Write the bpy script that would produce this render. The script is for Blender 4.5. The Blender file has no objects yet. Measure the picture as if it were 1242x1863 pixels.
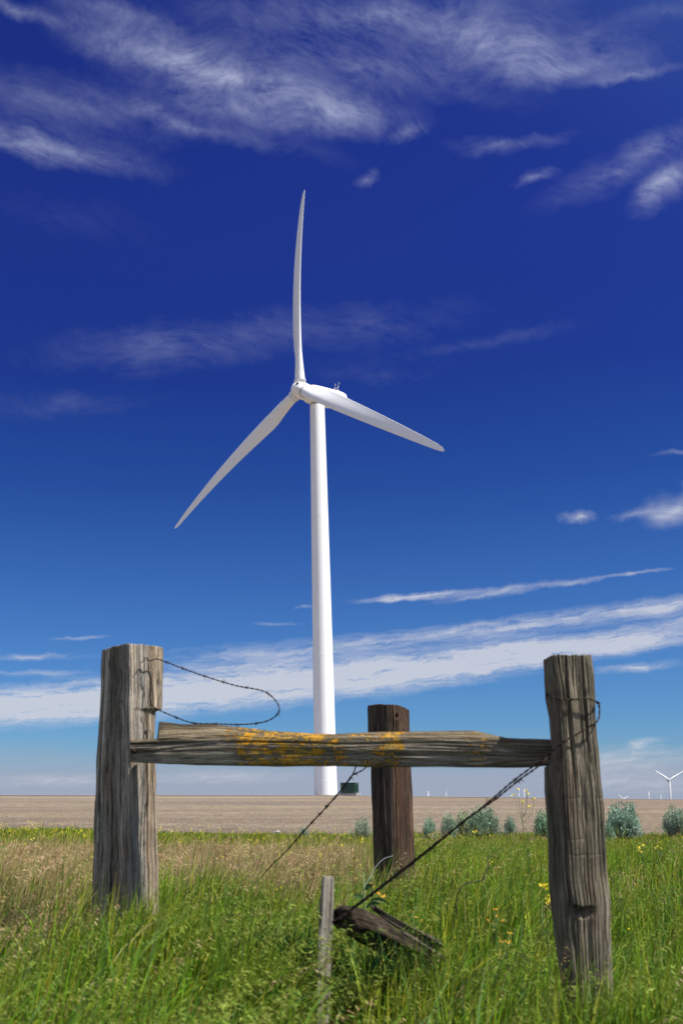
import bpy, math, random
import numpy as np
from mathutils import Vector

random.seed(7)
RNG = np.random.default_rng(11)
SC = bpy.context.scene
COL = SC.collection

# ------------------------------------------------------------------ camera model
F_PX, PPX, PPY, EYE = 1811.0, 440.0, 931.5, 1.0
TH = math.atan((1450 - PPY) / F_PX)
CT, ST = math.cos(TH), math.sin(TH)


def zat(py, Y):
    return EYE + Y * math.tan(TH - math.atan((py - PPY) / F_PX))


def xat(px, Y, z):
    return (px - PPX) / F_PX * (Y * CT + (z - EYE) * ST)


def at(px, py, Y):
    z = zat(py, Y)
    return Vector((xat(px, Y, z), Y, z))


def azel(px, py):
    x = (px - PPX) / F_PX
    u = -(py - PPY) / F_PX
    d = Vector((x, CT - u * ST, ST + u * CT)).normalized()
    return math.degrees(math.atan2(d.x, d.y)), math.degrees(math.asin(d.z))


# ------------------------------------------------------------------ helpers
def tag(o, label=None, cat=None, group=None, kind=None):
    if label: o['label'] = label
    if cat: o['category'] = cat
    if group: o['group'] = group
    if kind: o['kind'] = kind
    return o


def empty(name, loc=(0, 0, 0), label=None, cat=None, group=None):
    o = bpy.data.objects.new(name, None)
    o.empty_display_size = .1
    o.location = loc
    COL.objects.link(o)
    return tag(o, label, cat, group)


def link(name, me, mat=None, parent=None):
    o = bpy.data.objects.new(name, me)
    if mat and not me.materials: me.materials.append(mat)
    COL.objects.link(o)
    if parent is not None:
        o.parent = parent
    return o


def mesh_np(name, V, F, smooth=True, attrs=None):
    """V (n,3); F (m,k) of one face size or list of such arrays"""
    V = np.asarray(V, np.float32)
    Fs = F if isinstance(F, list) else [F]
    Fs = [np.asarray(f, np.int32) for f in Fs if len(f)]
    me = bpy.data.meshes.new(name)
    me.vertices.add(len(V))
    me.vertices.foreach_set('co', V.ravel())
    loops = np.concatenate([f.ravel() for f in Fs])
    tot = np.concatenate([np.full(len(f), f.shape[1], np.int32) for f in Fs])
    start = np.concatenate([[0], np.cumsum(tot)[:-1]]).astype(np.int32)
    me.loops.add(len(loops))
    me.loops.foreach_set('vertex_index', loops)
    me.polygons.add(len(tot))
    me.polygons.foreach_set('loop_start', start)
    me.polygons.foreach_set('loop_total', tot)
    me.polygons.foreach_set('use_smooth', np.full(len(tot), smooth))
    for k, (typ, arr) in (attrs or {}).items():
        a = me.attributes.new(k, typ, 'POINT')
        key = {'FLOAT_COLOR': 'color', 'FLOAT_VECTOR': 'vector', 'FLOAT': 'value'}[typ]
        a.data.foreach_set(key, np.asarray(arr, np.float32).ravel())
    me.update()
    me.validate()
    return me


class MB:
    def __init__(self): self.v = []; self.f = []
    def add(self, vs, fs):
        b = len(self.v)
        self.v += [tuple(p) for p in vs]
        self.f += [tuple(i + b for i in f) for f in fs]
    def mesh(self, name, smooth=True):
        me = bpy.data.meshes.new(name)
        me.from_pydata(self.v, [], self.f)
        me.polygons.foreach_set('use_smooth', [smooth] * len(me.polygons))
        me.update()
        return me
    def tube(self, pts, rad, n=6, cap=True):
        pts = [Vector(p) for p in pts]
        if not hasattr(rad, '__len__'): rad = [rad] * len(pts)
        t0 = (pts[1] - pts[0]).normalized()
        ref = Vector((0, 0, 1)) if abs(t0.z) < .9 else Vector((1, 0, 0))
        a = t0.cross(ref).normalized()
        vs = []
        for i, p in enumerate(pts):
            t = (pts[min(i + 1, len(pts) - 1)] - pts[max(i - 1, 0)]).normalized()
            a = (a - t * a.dot(t)).normalized()
            b = t.cross(a)
            for k in range(n):
                q = 2 * math.pi * k / n
                vs.append(p + (a * math.cos(q) + b * math.sin(q)) * rad[i])
        fs = []
        for i in range(len(pts) - 1):
            for k in range(n):
                k2 = (k + 1) % n
                fs.append((i * n + k, i * n + k2, (i + 1) * n + k2, (i + 1) * n + k))
        if cap:
            fs.append(tuple(range(n))[::-1])
            fs.append(tuple((len(pts) - 1) * n + k for k in range(n)))
        self.add(vs, fs)
    def box(self, c, s, rz=0.0):
        cx, cy, cz = c
        vs = []
        for dz in (-.5, .5):
            for dx, dy in ((-.5, -.5), (.5, -.5), (.5, .5), (-.5, .5)):
                x, y = dx * s[0], dy * s[1]
                vs.append((cx + x * math.cos(rz) - y * math.sin(rz), cy + x * math.sin(rz) + y * math.cos(rz), cz + dz * s[2]))
        self.add(vs, [(3, 2, 1, 0), (4, 5, 6, 7), (0, 1, 5, 4), (1, 2, 6, 5), (2, 3, 7, 6), (3, 0, 4, 7)])


_perm = np.random.default_rng(3).permutation(256)
_perm = np.concatenate([_perm, _perm, _perm])
_grad = np.random.default_rng(4).normal(size=(256, 3))
_grad /= np.linalg.norm(_grad, axis=1)[:, None]


def pn(x, y, z=0.0):
    x, y, z = np.broadcast_arrays(np.asarray(x, float), np.asarray(y, float), np.asarray(z, float))
    xi, yi, zi = np.floor(x).astype(int), np.floor(y).astype(int), np.floor(z).astype(int)
    xf, yf, zf = x - xi, y - yi, z - zi
    u, v, w = [t * t * t * (t * (t * 6 - 15) + 10) for t in (xf, yf, zf)]
    def g(i, j, k):
        h = _perm[_perm[_perm[(xi + i) & 255] + ((yi + j) & 255)] + ((zi + k) & 255)]
        gr = _grad[h]
        return gr[..., 0] * (xf - i) + gr[..., 1] * (yf - j) + gr[..., 2] * (zf - k)
    L = lambda a, b, t: a + (b - a) * t
    return 1.6 * L(L(L(g(0, 0, 0), g(1, 0, 0), u), L(g(0, 1, 0), g(1, 1, 0), u), v),
             L(L(g(0, 0, 1), g(1, 0, 1), u), L(g(0, 1, 1), g(1, 1, 1), u), v), w)


def fbm(x, y, z=0.0, o=4):
    s, a, f = 0, .5, 1
    for _ in range(o):
        s = s + a * pn(x * f, y * f, z + f * 3.1)
        a *= .5; f *= 2.03
    return s


def sstep(a, b, x):
    t = np.clip((x - a) / (b - a), 0, 1)
    return t * t * (3 - 2 * t)


# ------------------------------------------------------------------ node helper
class NT:
    def __init__(self, tree):
        self.t = tree
    def n(self, typ, **kw):
        nd = self.t.nodes.new(typ)
        ins = kw.pop('ins', {})
        for k, v in kw.items(): setattr(nd, k, v)
        for k, v in ins.items(): self.set(nd.inputs[k], v)
        return nd
    def set(self, sock, v):
        if hasattr(v, 'links') or isinstance(v, bpy.types.NodeSocket): self.t.links.new(v, sock)
        else: sock.default_value = v
    def math(self, op, a, b=None, c=None, clamp=False):
        nd = self.n('ShaderNodeMath', operation=op, use_clamp=clamp)
        self.set(nd.inputs[0], a)
        if b is not None: self.set(nd.inputs[1], b)
        if c is not None: self.set(nd.inputs[2], c)
        return nd.outputs[0]
    def vmath(self, op, a, b=None, s=None):
        nd = self.n('ShaderNodeVectorMath', operation=op)
        self.set(nd.inputs[0], a)
        if b is not None: self.set(nd.inputs[1], b)
        if s is not None: self.set(nd.inputs[3], s)
        return nd.outputs[1] if op in ('DOT_PRODUCT', 'LENGTH', 'DISTANCE') else nd.outputs[0]
    def mix(self, fac, a, b, blend='MIX'):
        nd = self.n('ShaderNodeMix', data_type='RGBA', blend_type=blend, clamp_factor=True)
        self.set(nd.inputs[0], fac)
        self.set(nd.inputs[6], a if not isinstance(a, tuple) else (*a[:3], 1))
        self.set(nd.inputs[7], b if not isinstance(b, tuple) else (*b[:3], 1))
        return nd.outputs[2]
    def rng(self, v, a, b, c=0.0, d=1.0, smooth=False):
        nd = self.n('ShaderNodeMapRange', interpolation_type='SMOOTHSTEP' if smooth else 'LINEAR', clamp=True)
        self.set(nd.inputs[0], v)
        for i, q in enumerate((a, b, c, d)): self.set(nd.inputs[i + 1], q)
        return nd.outputs[0]
    def noise(self, vec, scale=1.0, detail=4.0, rough=.55, dist=0.0, lac=2.0, out='Fac'):
        nd = self.n('ShaderNodeTexNoise', ins={'Scale': scale, 'Detail': detail, 'Roughness': rough, 'Distortion': dist, 'Lacunarity': lac})
        self.set(nd.inputs['Vector'], vec)
        return nd.outputs[out]
    def ramp(self, fac, stops):
        nd = self.n('ShaderNodeValToRGB')
        cr = nd.color_ramp
        while len(cr.elements) < len(stops): cr.elements.new(.5)
        for e, (p, c) in zip(cr.elements, stops):
            e.position = p; e.color = (*c[:3], 1)
        self.set(nd.inputs[0], fac)
        return nd.outputs[0]


def material(name):
    m = bpy.data.materials.new(name)
    m.use_nodes = True
    t = m.node_tree
    nt = NT(t)
    b = t.nodes['Principled BSDF']
    return m, nt, b


def mat_simple(name, col, rough=.6, var=.15, scale=8., metal=0.0, spec=.4, bump=0.0):
    m, nt, b = material(name)
    co = nt.n('ShaderNodeTexCoord').outputs['Object']
    n = nt.noise(co, scale, 5, .6)
    f = nt.rng(n, .3, .7, 1 - var, 1 + var)
    c = nt.vmath('SCALE', col, s=f)
    nt.set(b.inputs['Base Color'], c)
    b.inputs['Roughness'].default_value = rough
    b.inputs['Metallic'].default_value = metal
    b.inputs['Specular IOR Level'].default_value = spec
    if bump:
        bp = nt.n('ShaderNodeBump', ins={'Strength': 1.0, 'Distance': bump, 'Height': n})
        nt.set(b.inputs['Normal'], bp.outputs[0])
    return m


def srgb(r, g, b):
    f = lambda c: c / 12.92 if c <= .04045 else ((c + .055) / 1.055) ** 2.4
    return tuple(f(v / 255) for v in (r, g, b))


# ------------------------------------------------------------------ sun and world
SUN_EL, SUN_SIDE = math.radians(56), math.radians(25)     # side: turned from +X toward the viewer
S = Vector((math.cos(SUN_SIDE) * math.cos(SUN_EL), -math.sin(SUN_SIDE) * math.cos(SUN_EL), math.sin(SUN_EL)))
ld = bpy.data.lights.new('sun', 'SUN')
ld.energy = 5.0; ld.angle = math.radians(.53); ld.color = (1, .955, .89)
lo = bpy.data.objects.new('sun', ld); COL.objects.link(lo)
lo.rotation_euler = (-S).to_track_quat('-Z', 'Y').to_euler()
lo.location = S * 50


def build_world():
    w = bpy.data.worlds.new('World'); SC.world = w; w.use_nodes = True
    t = w.node_tree; nt = NT(t)
    bg = t.nodes['Background']
    sky = nt.n('ShaderNodeTexSky', sky_type='NISHITA', sun_disc=False, sun_elevation=SUN_EL,
               sun_rotation=math.atan2(S.x, S.y), altitude=250, air_density=1.0, dust_density=.35, ozone_density=3.0)
    d = nt.n('ShaderNodeTexCoord').outputs['Generated']
    sep = nt.n('ShaderNodeSeparateXYZ', ins={0: d})
    X, Y, Z = sep.outputs
    # polarising filter: strongest at a right angle to the sun
    cg = nt.vmath('DOT_PRODUCT', d, tuple(S))
    pol = nt.math('SUBTRACT', 1.0, nt.math('MULTIPLY', cg, cg))
    DEG = 180 / math.pi
    el = nt.math('MULTIPLY', nt.math('ARCSINE', Z), DEG)
    az = nt.math('MULTIPLY', nt.math('ARCTAN2', X, Y), DEG)
    pol = nt.rng(pol, .25, .85, 0, 1, True)
    flt = nt.ramp(nt.math('DIVIDE', el, 45.0), [(.0, (.24, .44, .68)), (.23, (.150, .305, .585)), (.38, (.088, .200, .506)), (.52, (.074, .136, .480)), (.72, (.090, .140, .54))])
    c = nt.vmath('MULTIPLY', sky.outputs[0], nt.mix(pol, (.75, .85, .95), flt))
    # ---- clouds, laid out by compass bearing and height above the horizon
    p = nt.n('ShaderNodeCombineXYZ', ins={0: az, 1: el, 2: 0.0}).outputs[0]
    wn = nt.noise(p, .22, 5, .62, out='Color')
    wv = nt.vmath('MULTIPLY', nt.vmath('SUBTRACT', wn, (.5, .5, .5)), (3.8, 2.2, 0))
    pw = nt.vmath('ADD', p, wv)
    wn2 = nt.noise(p, .9, 5, .6, out='Color')
    wv2 = nt.vmath('MULTIPLY', nt.vmath('SUBTRACT', wn2, (.5, .5, .5)), (2.4, .45, 0))
    pl = nt.vmath('ADD', p, wv2)

    def blobs(vec, items):
        tot = None
        for (cx, cy, a, b, rot, s) in items:
            a0, e0 = azel(cx, cy)
            ax, ex = azel(cx + a, cy); rx = math.hypot(ax - a0, 0) or 1
            ay, ey = azel(cx, cy - b); ry = abs(ey - e0)
            sub = nt.vmath('SUBTRACT', vec, (a0, e0, 0))
            rt = nt.n('ShaderNodeVectorRotate', rotation_type='Z_AXIS', ins={'Vector': sub, 'Angle': math.radians(rot)})
            sc = nt.vmath('MULTIPLY', rt.outputs[0], (1 / rx / 1.7, 1 / ry / 1.7, 0))
            g = nt.n('ShaderNodeTexGradient', gradient_type='SPHERICAL', ins={0: sc}).outputs[1]
            g = nt.math('MULTIPLY', nt.math('MULTIPLY', g, g), s * 1.9)
            tot = g if tot is None else nt.math('ADD', tot, g)
        return tot

    # rot: degrees, positive turns the streak down toward the right
    high = [(400, 140, 260, 62, 12, .58), (580, 190, 150, 38, 10, .44), (290, 115, 160, 36, 8, .22), (920, 85, 240, 52, 13, .56), (690, 30, 380, 44, 4, .30),
            (1040, 125, 130, 28, 10, .30), (1150, 142, 100, 11, 4, .34), (60, 258, 200, 30, 5, .58), (130, 195, 220, 50, 5, .24), (330, 225, 130, 18, 10, .30), (480, 250, 160, 22, 14, .12),
            (30, 18, 110, 16, 0, .34), (200, 24, 160, 20, 8, .18), (640, 115, 240, 44, 10, .26), (1200, 25, 90, 24, 0, .16), (430, 205, 200, 22, 8, .20), (850, 170, 180, 34, 12, .08),
            (1215, 335, 66, 32, -18, .72), (1110, 315, 150, 36, -14, .24), (972, 327, 30, 13, 0, .36), (656, 328, 26, 15, 0, .36),
            (742, 246, 30, 15, 0, .28), (930, 260, 110, 15, 5, .28), (1190, 270, 70, 28, 0, .22), (120, 400, 240, 60, 5, .04),
            (300, 630, 240, 46, -8, .17), (640, 600, 240, 46, -4, .11), (880, 622, 220, 16, -4, .09), (130, 735, 180, 24, -8, .09), (690, 680, 160, 22, 0, .06),
            (1050, 945, 26, 12, 8, .80), (1212, 932, 46, 26, -12, .85), (1150, 940, 36, 9, 0, .42), (1222, 830, 40, 6, 0, .32), (1238, 890, 18, 14, 0, .4)]
    low = [(760, 1084, 110, 7, -3, .62), (910, 1076, 120, 10, -6, .52), (1040, 1060, 60, 6, -4, .4), (1150, 1043, 70, 4, -3, .45), (555, 1103, 18, 4, 0, .4), (730, 1090, 80, 4, -3, .3),
           (0, 1288, 200, 34, -3, 1.1), (180, 1272, 190, 36, -4, 1.1), (390, 1255, 190, 38, -4, 1.1), (600, 1235, 190, 36, -5, 1.15), (800, 1212, 190, 34, -6, 1.1), (960, 1190, 170, 28, -5, .95),
           (1140, 1168, 160, 22, -4, .95), (480, 1192, 220, 26, -4, .42), (700, 1165, 220, 18, -6, .36), (960, 1136, 210, 18, -5, .62), (1180, 1108, 130, 18, -5, .72), (1240, 1130, 120, 14, -5, .5),
           (1160, 1213, 90, 9, -4, .55), (60, 1196, 120, 8, -3, .36), (150, 1161, 60, 4, -4, .42), (60, 1225, 110, 7, -3, .34), (500, 1135, 60, 4, 0, .25),
           (1168, 1352, 34, 11, -12, .52), (1120, 1382, 170, 26, -3, .42), (1150, 1425, 200, 22, 0, .35), (100, 1420, 160, 14, 0, .40), (420, 1414, 180, 14, 0, .35)]
    mh = blobs(pw, high)
    ml = blobs(pl, low)
    # streaky fibres
    wn3 = nt.noise(p, .10, 1.5, .45, out='Color')
    pws = nt.vmath('ADD', p, nt.vmath('MULTIPLY', nt.vmath('SUBTRACT', wn3, (.5, .5, .5)), (9.0, 7.0, 0)))
    st = nt.n('ShaderNodeVectorRotate', rotation_type='Z_AXIS', ins={'Vector': pws, 'Angle': math.radians(13)}).outputs[0]
    f6 = nt.noise(nt.vmath('MULTIPLY', st, (1.1, 2.4, 1)), 1.0, 9, .68, .3)
    f1 = nt.noise(nt.vmath('MULTIPLY', st, (.32, .85, 1)), 1.0, 10, .62, .3)
    f2 = nt.noise(nt.vmath('MULTIPLY', st, (.50, 3.6, 1)), 1.0, 6, .55, .1)
    f5 = nt.noise(nt.vmath('MULTIPLY', pw, (.16, .30, 1)), 1.0, 4, .55, .4)
    fh = nt.math('ADD', nt.math('ADD', nt.math('ADD', nt.math('MULTIPLY', f1, .40), nt.math('MULTIPLY', f2, .05)), nt.math('MULTIPLY', f6, .29)), nt.math('MULTIPLY', f5, .26))
    dh = nt.math('MULTIPLY', mh, nt.rng(fh, .37, .65, .14, 1.55))
    dh = nt.math('MULTIPLY', nt.rng(dh, .02, 1.4, 0, 1), .84, clamp=True)
    # added brighter cirrus over the unseen sky, away from the turbine, to lift the shade
    rest = nt.rng(nt.math('ABSOLUTE', nt.math('SUBTRACT', az, 6)), 38, 70, 0, 1, True)
    dr = nt.math('MULTIPLY', rest, nt.rng(nt.noise(nt.vmath('MULTIPLY', d, (3, 3, 7)), 1, 6, .6, .5), .40, .66, .08, .75))
    dr = nt.math('MULTIPLY', dr, nt.rng(el, 2, 10))
    stl = nt.n('ShaderNodeVectorRotate', rotation_type='Z_AXIS', ins={'Vector': pl, 'Angle': math.radians(-5)}).outputs[0]
    f3 = nt.noise(nt.vmath('MULTIPLY', stl, (.30, 2.2, 1)), 1.0, 8, .62, .35)
    f4 = nt.noise(nt.vmath('MULTIPLY', stl, (.9, 6.5, 1)), 1.0, 8, .66, .5)
    fl = nt.math('ADD', nt.math('MULTIPLY', f3, .62), nt.math('MULTIPLY', f4, .38))
    dl = nt.math('MULTIPLY', ml, nt.rng(fl, .34, .64, .14, 1.5))
    dl = nt.math('MULTIPLY', nt.rng(dl, .08, 1.15, 0, 1), .88)
    # even thin veil that the sky always carries low down
    ev = nt.math('ADD', el, nt.math('MULTIPLY', nt.math('SUBTRACT', nt.noise(nt.vmath('MULTIPLY', p, (.09, .5, 1)), 1, 5), .5), 2.2))
    veil = nt.math('ADD', nt.math('MULTIPLY', nt.rng(ev, 2.9, 1.0, 0, 1, True), .62), nt.math('MULTIPLY', nt.rng(el, 4.5, .2, 0, 1, True), .28))
    dens = nt.math('MAXIMUM', dl, dh)
    c = nt.mix(dr, c, (6.0, 6.1, 6.4))
    ccol_low = CLOUD_LOW
    ccol_high = CLOUD_HIGH
    cc = nt.mix(nt.rng(el, 6, 30, 0, 1), ccol_low, ccol_high)
    c = nt.mix(veil, c, VEIL)
    c = nt.mix(dens, c, cc)
    nt.set(bg.inputs[0], c)
    bg.inputs[1].default_value = .1


CLOUD_LOW = (4.0, 4.2, 4.75)
CLOUD_HIGH = (2.75, 3.0, 4.3)
VEIL = (2.35, 2.62, 3.4)
build_world()


# ------------------------------------------------------------------ terrain
_ty = np.array([-30000, -60, -4, 0, 2.2, 3, 3.8, 4.6, 5.4, 6.2, 7.2, 9, 11, 14, 20, 26, 34, 60, 120, 170, 188, 200, 230, 300, 420, 1000, 2000, 5000, 8000, 30000.])
_tz = np.array([-20, .2, .0, .0, -.02, .0, .06, .14, .25, .33, .36, .37, .335, .26, .15, .04, .03, .12, .62, 1.12, 1.27, 1.26, .9, -1.5, -7, -30, -46, -62, -78, -260.])


def terrain(x, y):
    x = np.asarray(x, float); y = np.asarray(y, float)
    z = np.interp(y, _ty, _tz)
    near = 1 - sstep(4.5, 9, y)
    z = z + near * sstep(-6, 1, y) * (-.10) * np.clip(x - .4, -2.5, 2.5) * .9
    far = sstep(60, 190, y)
    z = z - far * np.where(x > 15, .0118 * np.clip(x - 15, 0, 140), -.0006 * np.clip(15 - x, 0, 200))
    z = z + (.05 * pn(x * .35, y * .35) + .03 * pn(x * .9, y * .9, 4)) * (1 - sstep(26, 40, y)) + .03 * pn(x * .05, y * .05, 2) * sstep(20, 60, y)
    z = z + .17 * np.exp(-((x + .38) ** 2 + (y - 4.12) ** 2) / .18) + .21 * np.exp(-((x - 1.12) ** 2 + (y - 3.28) ** 2) / .13) + .08 * np.exp(-((x - .66) ** 2 + (y - 3.9) ** 2) / .07)
    left = sstep(10, 26, y) * (1 - sstep(26, 60, y))
    z = z + left * .10 * sstep(0, -5, x)
    return z


def axis_pos(near, step, far, growth):
    v = [0.0]; s = step
    while v[-1] < far:
        if v[-1] > near: s *= growth
        v.append(v[-1] + s)
    return np.array(v)


gx = axis_pos(9, .25, 26000, 1.16); gx = np.concatenate([-gx[:0:-1], gx])
gyp = axis_pos(28, .2, 28000, 1.05); gyn = axis_pos(6, .4, 20000, 1.25)
gy = np.concatenate([-gyn[:0:-1], gyp])
GX, GY = np.meshgrid(gx, gy)
GZ = terrain(GX, GY)


def grid_mesh(name, j0, j1, dz, i0=0, i1=None):
    i1 = i1 or len(gx)
    sx, sy, sz = GX[j0:j1, i0:i1], GY[j0:j1, i0:i1], GZ[j0:j1, i0:i1] + dz
    m, n = sx.shape
    V = np.stack([sx.ravel(), sy.ravel(), sz.ravel()], 1)
    I = np.arange(m * n).reshape(m, n)
    F = np.stack([I[:-1, :-1], I[:-1, 1:], I[1:, 1:], I[1:, :-1]], -1).reshape(-1, 4)
    return mesh_np(name, V, F)


def mat_soil():
    m, nt, b = material('meadow_soil')
    co = nt.n('ShaderNodeTexCoord').outputs['Object']
    n1 = nt.noise(co, 14, 6, .65); n2 = nt.noise(co, 1.1, 4, .6); n3 = nt.noise(nt.vmath('MULTIPLY', co, (60, 30, 20)), 1, 4, .6)
    c = nt.ramp(n1, [(.25, (.035, .03, .018)), (.5, (.075, .065, .035)), (.75, (.15, .125, .065))])
    c = nt.mix(nt.rng(n2, .4, .65), c, (.05, .065, .02))
    c = nt.mix(nt.rng(n3, .55, .7, 0, .6), c, (.2, .17, .1))
    nt.set(b.inputs['Base Color'], c); b.inputs['Roughness'].default_value = .95
    bp = nt.n('ShaderNodeBump', ins={'Strength': 1, 'Distance': .02, 'Height': n1}); nt.set(b.inputs['Normal'], bp.outputs[0])
    return m


def mat_stubble():
    m, nt, b = material('stubble_soil')
    co = nt.n('ShaderNodeTexCoord').outputs['Object']
    rows = nt.noise(nt.vmath('MULTIPLY', co, (.02, .13, 1)), 1, 5, .6, .4)
    big = nt.noise(nt.vmath('MULTIPLY', co, (.018, .05, 1)), 1, 3, .5, .6)
    fine = nt.noise(nt.vmath('MULTIPLY', co, (7, 2.2, 1)), 1, 7, .75)
    grit = nt.noise(nt.vmath('MULTIPLY', co, (1.4, .55, 1)), 1, 6, .72)
    c = nt.ramp(rows, [(.3, (.185, .142, .102)), (.5, (.235, .185, .130)), (.7, (.29, .235, .160))])
    c = nt.mix(nt.rng(big, .42, .66, 0, .85), c, (.165, .135, .108))
    sx = nt.n('ShaderNodeSeparateXYZ', ins={0: co})
    c = nt.mix(nt.rng(sx.outputs[0], 5, 70, 0, .45), c, (.19, .13, .095))
    f = nt.math('MULTIPLY', nt.rng(fine, .3, .7, .45, 1.5), nt.rng(grit, .3, .7, .68, 1.3))
    c = nt.vmath('SCALE', c, s=f)
    nt.set(b.inputs['Base Color'], c); b.inputs['Roughness'].default_value = .95
    b.inputs['Specular IOR Level'].default_value = .1
    bp = nt.n('ShaderNodeBump', ins={'Strength': 1, 'Distance': .12, 'Height': fine}); nt.set(b.inputs['Normal'], bp.outputs[0])
    return m


M_SOIL = mat_soil(); M_STUB = mat_stubble()
tag(link('ground', grid_mesh('ground', 0, len(gy), 0), M_SOIL), kind='structure')
j0 = int(np.searchsorted(gy, 25.6)); j1 = int(np.searchsorted(gy, 900))
i0 = int(np.searchsorted(gx, -500)); i1 = int(np.searchsorted(gx, 600))
tag(link('stubble_field', grid_mesh('stubble_field', j0, j1, .02, i0, i1), M_STUB), kind='structure')
M_GRAVEL = mat_simple('grey_gravel', (.26, .24, .23), .95, .25, 1.2, spec=.1)
k0 = int(np.searchsorted(gy, 176)); k1 = k0 + 2
r0 = int(np.searchsorted(gx, -200)); r1 = int(np.searchsorted(gx, 240))
ys = np.linspace(176, 189, 8); xs = np.linspace(-150, 200, 220)
AX, AY = np.meshgrid(xs, ys); AY = AY + 1.5 * pn(AX * .03, 0.5)
# sits on the same surface as the field mesh
from bisect import bisect_right


def surf(x, y):
    i = max(0, min(len(gx) - 2, bisect_right(gx, x) - 1)); j = max(0, min(len(gy) - 2, bisect_right(gy, y) - 1))
    u = (x - gx[i]) / (gx[i + 1] - gx[i]); v = (y - gy[j]) / (gy[j + 1] - gy[j])
    return float((1 - u) * (1 - v) * GZ[j, i] + u * (1 - v) * GZ[j, i + 1] + (1 - u) * v * GZ[j + 1, i] + u * v * GZ[j + 1, i + 1])


AZ = np.array([[surf(x, y) for x, y in zip(rx, ry)] for rx, ry in zip(AX, AY)]) + .09
I = np.arange(AX.size).reshape(AX.shape)
tag(link('gravel_track', mesh_np('gravel_track', np.stack([AX.ravel(), AY.ravel(), AZ.ravel()], 1),
    np.stack([I[:-1, :-1], I[:-1, 1:], I[1:, 1:], I[1:, :-1]], -1).reshape(-1, 4)), M_GRAVEL), kind='structure')


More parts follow.
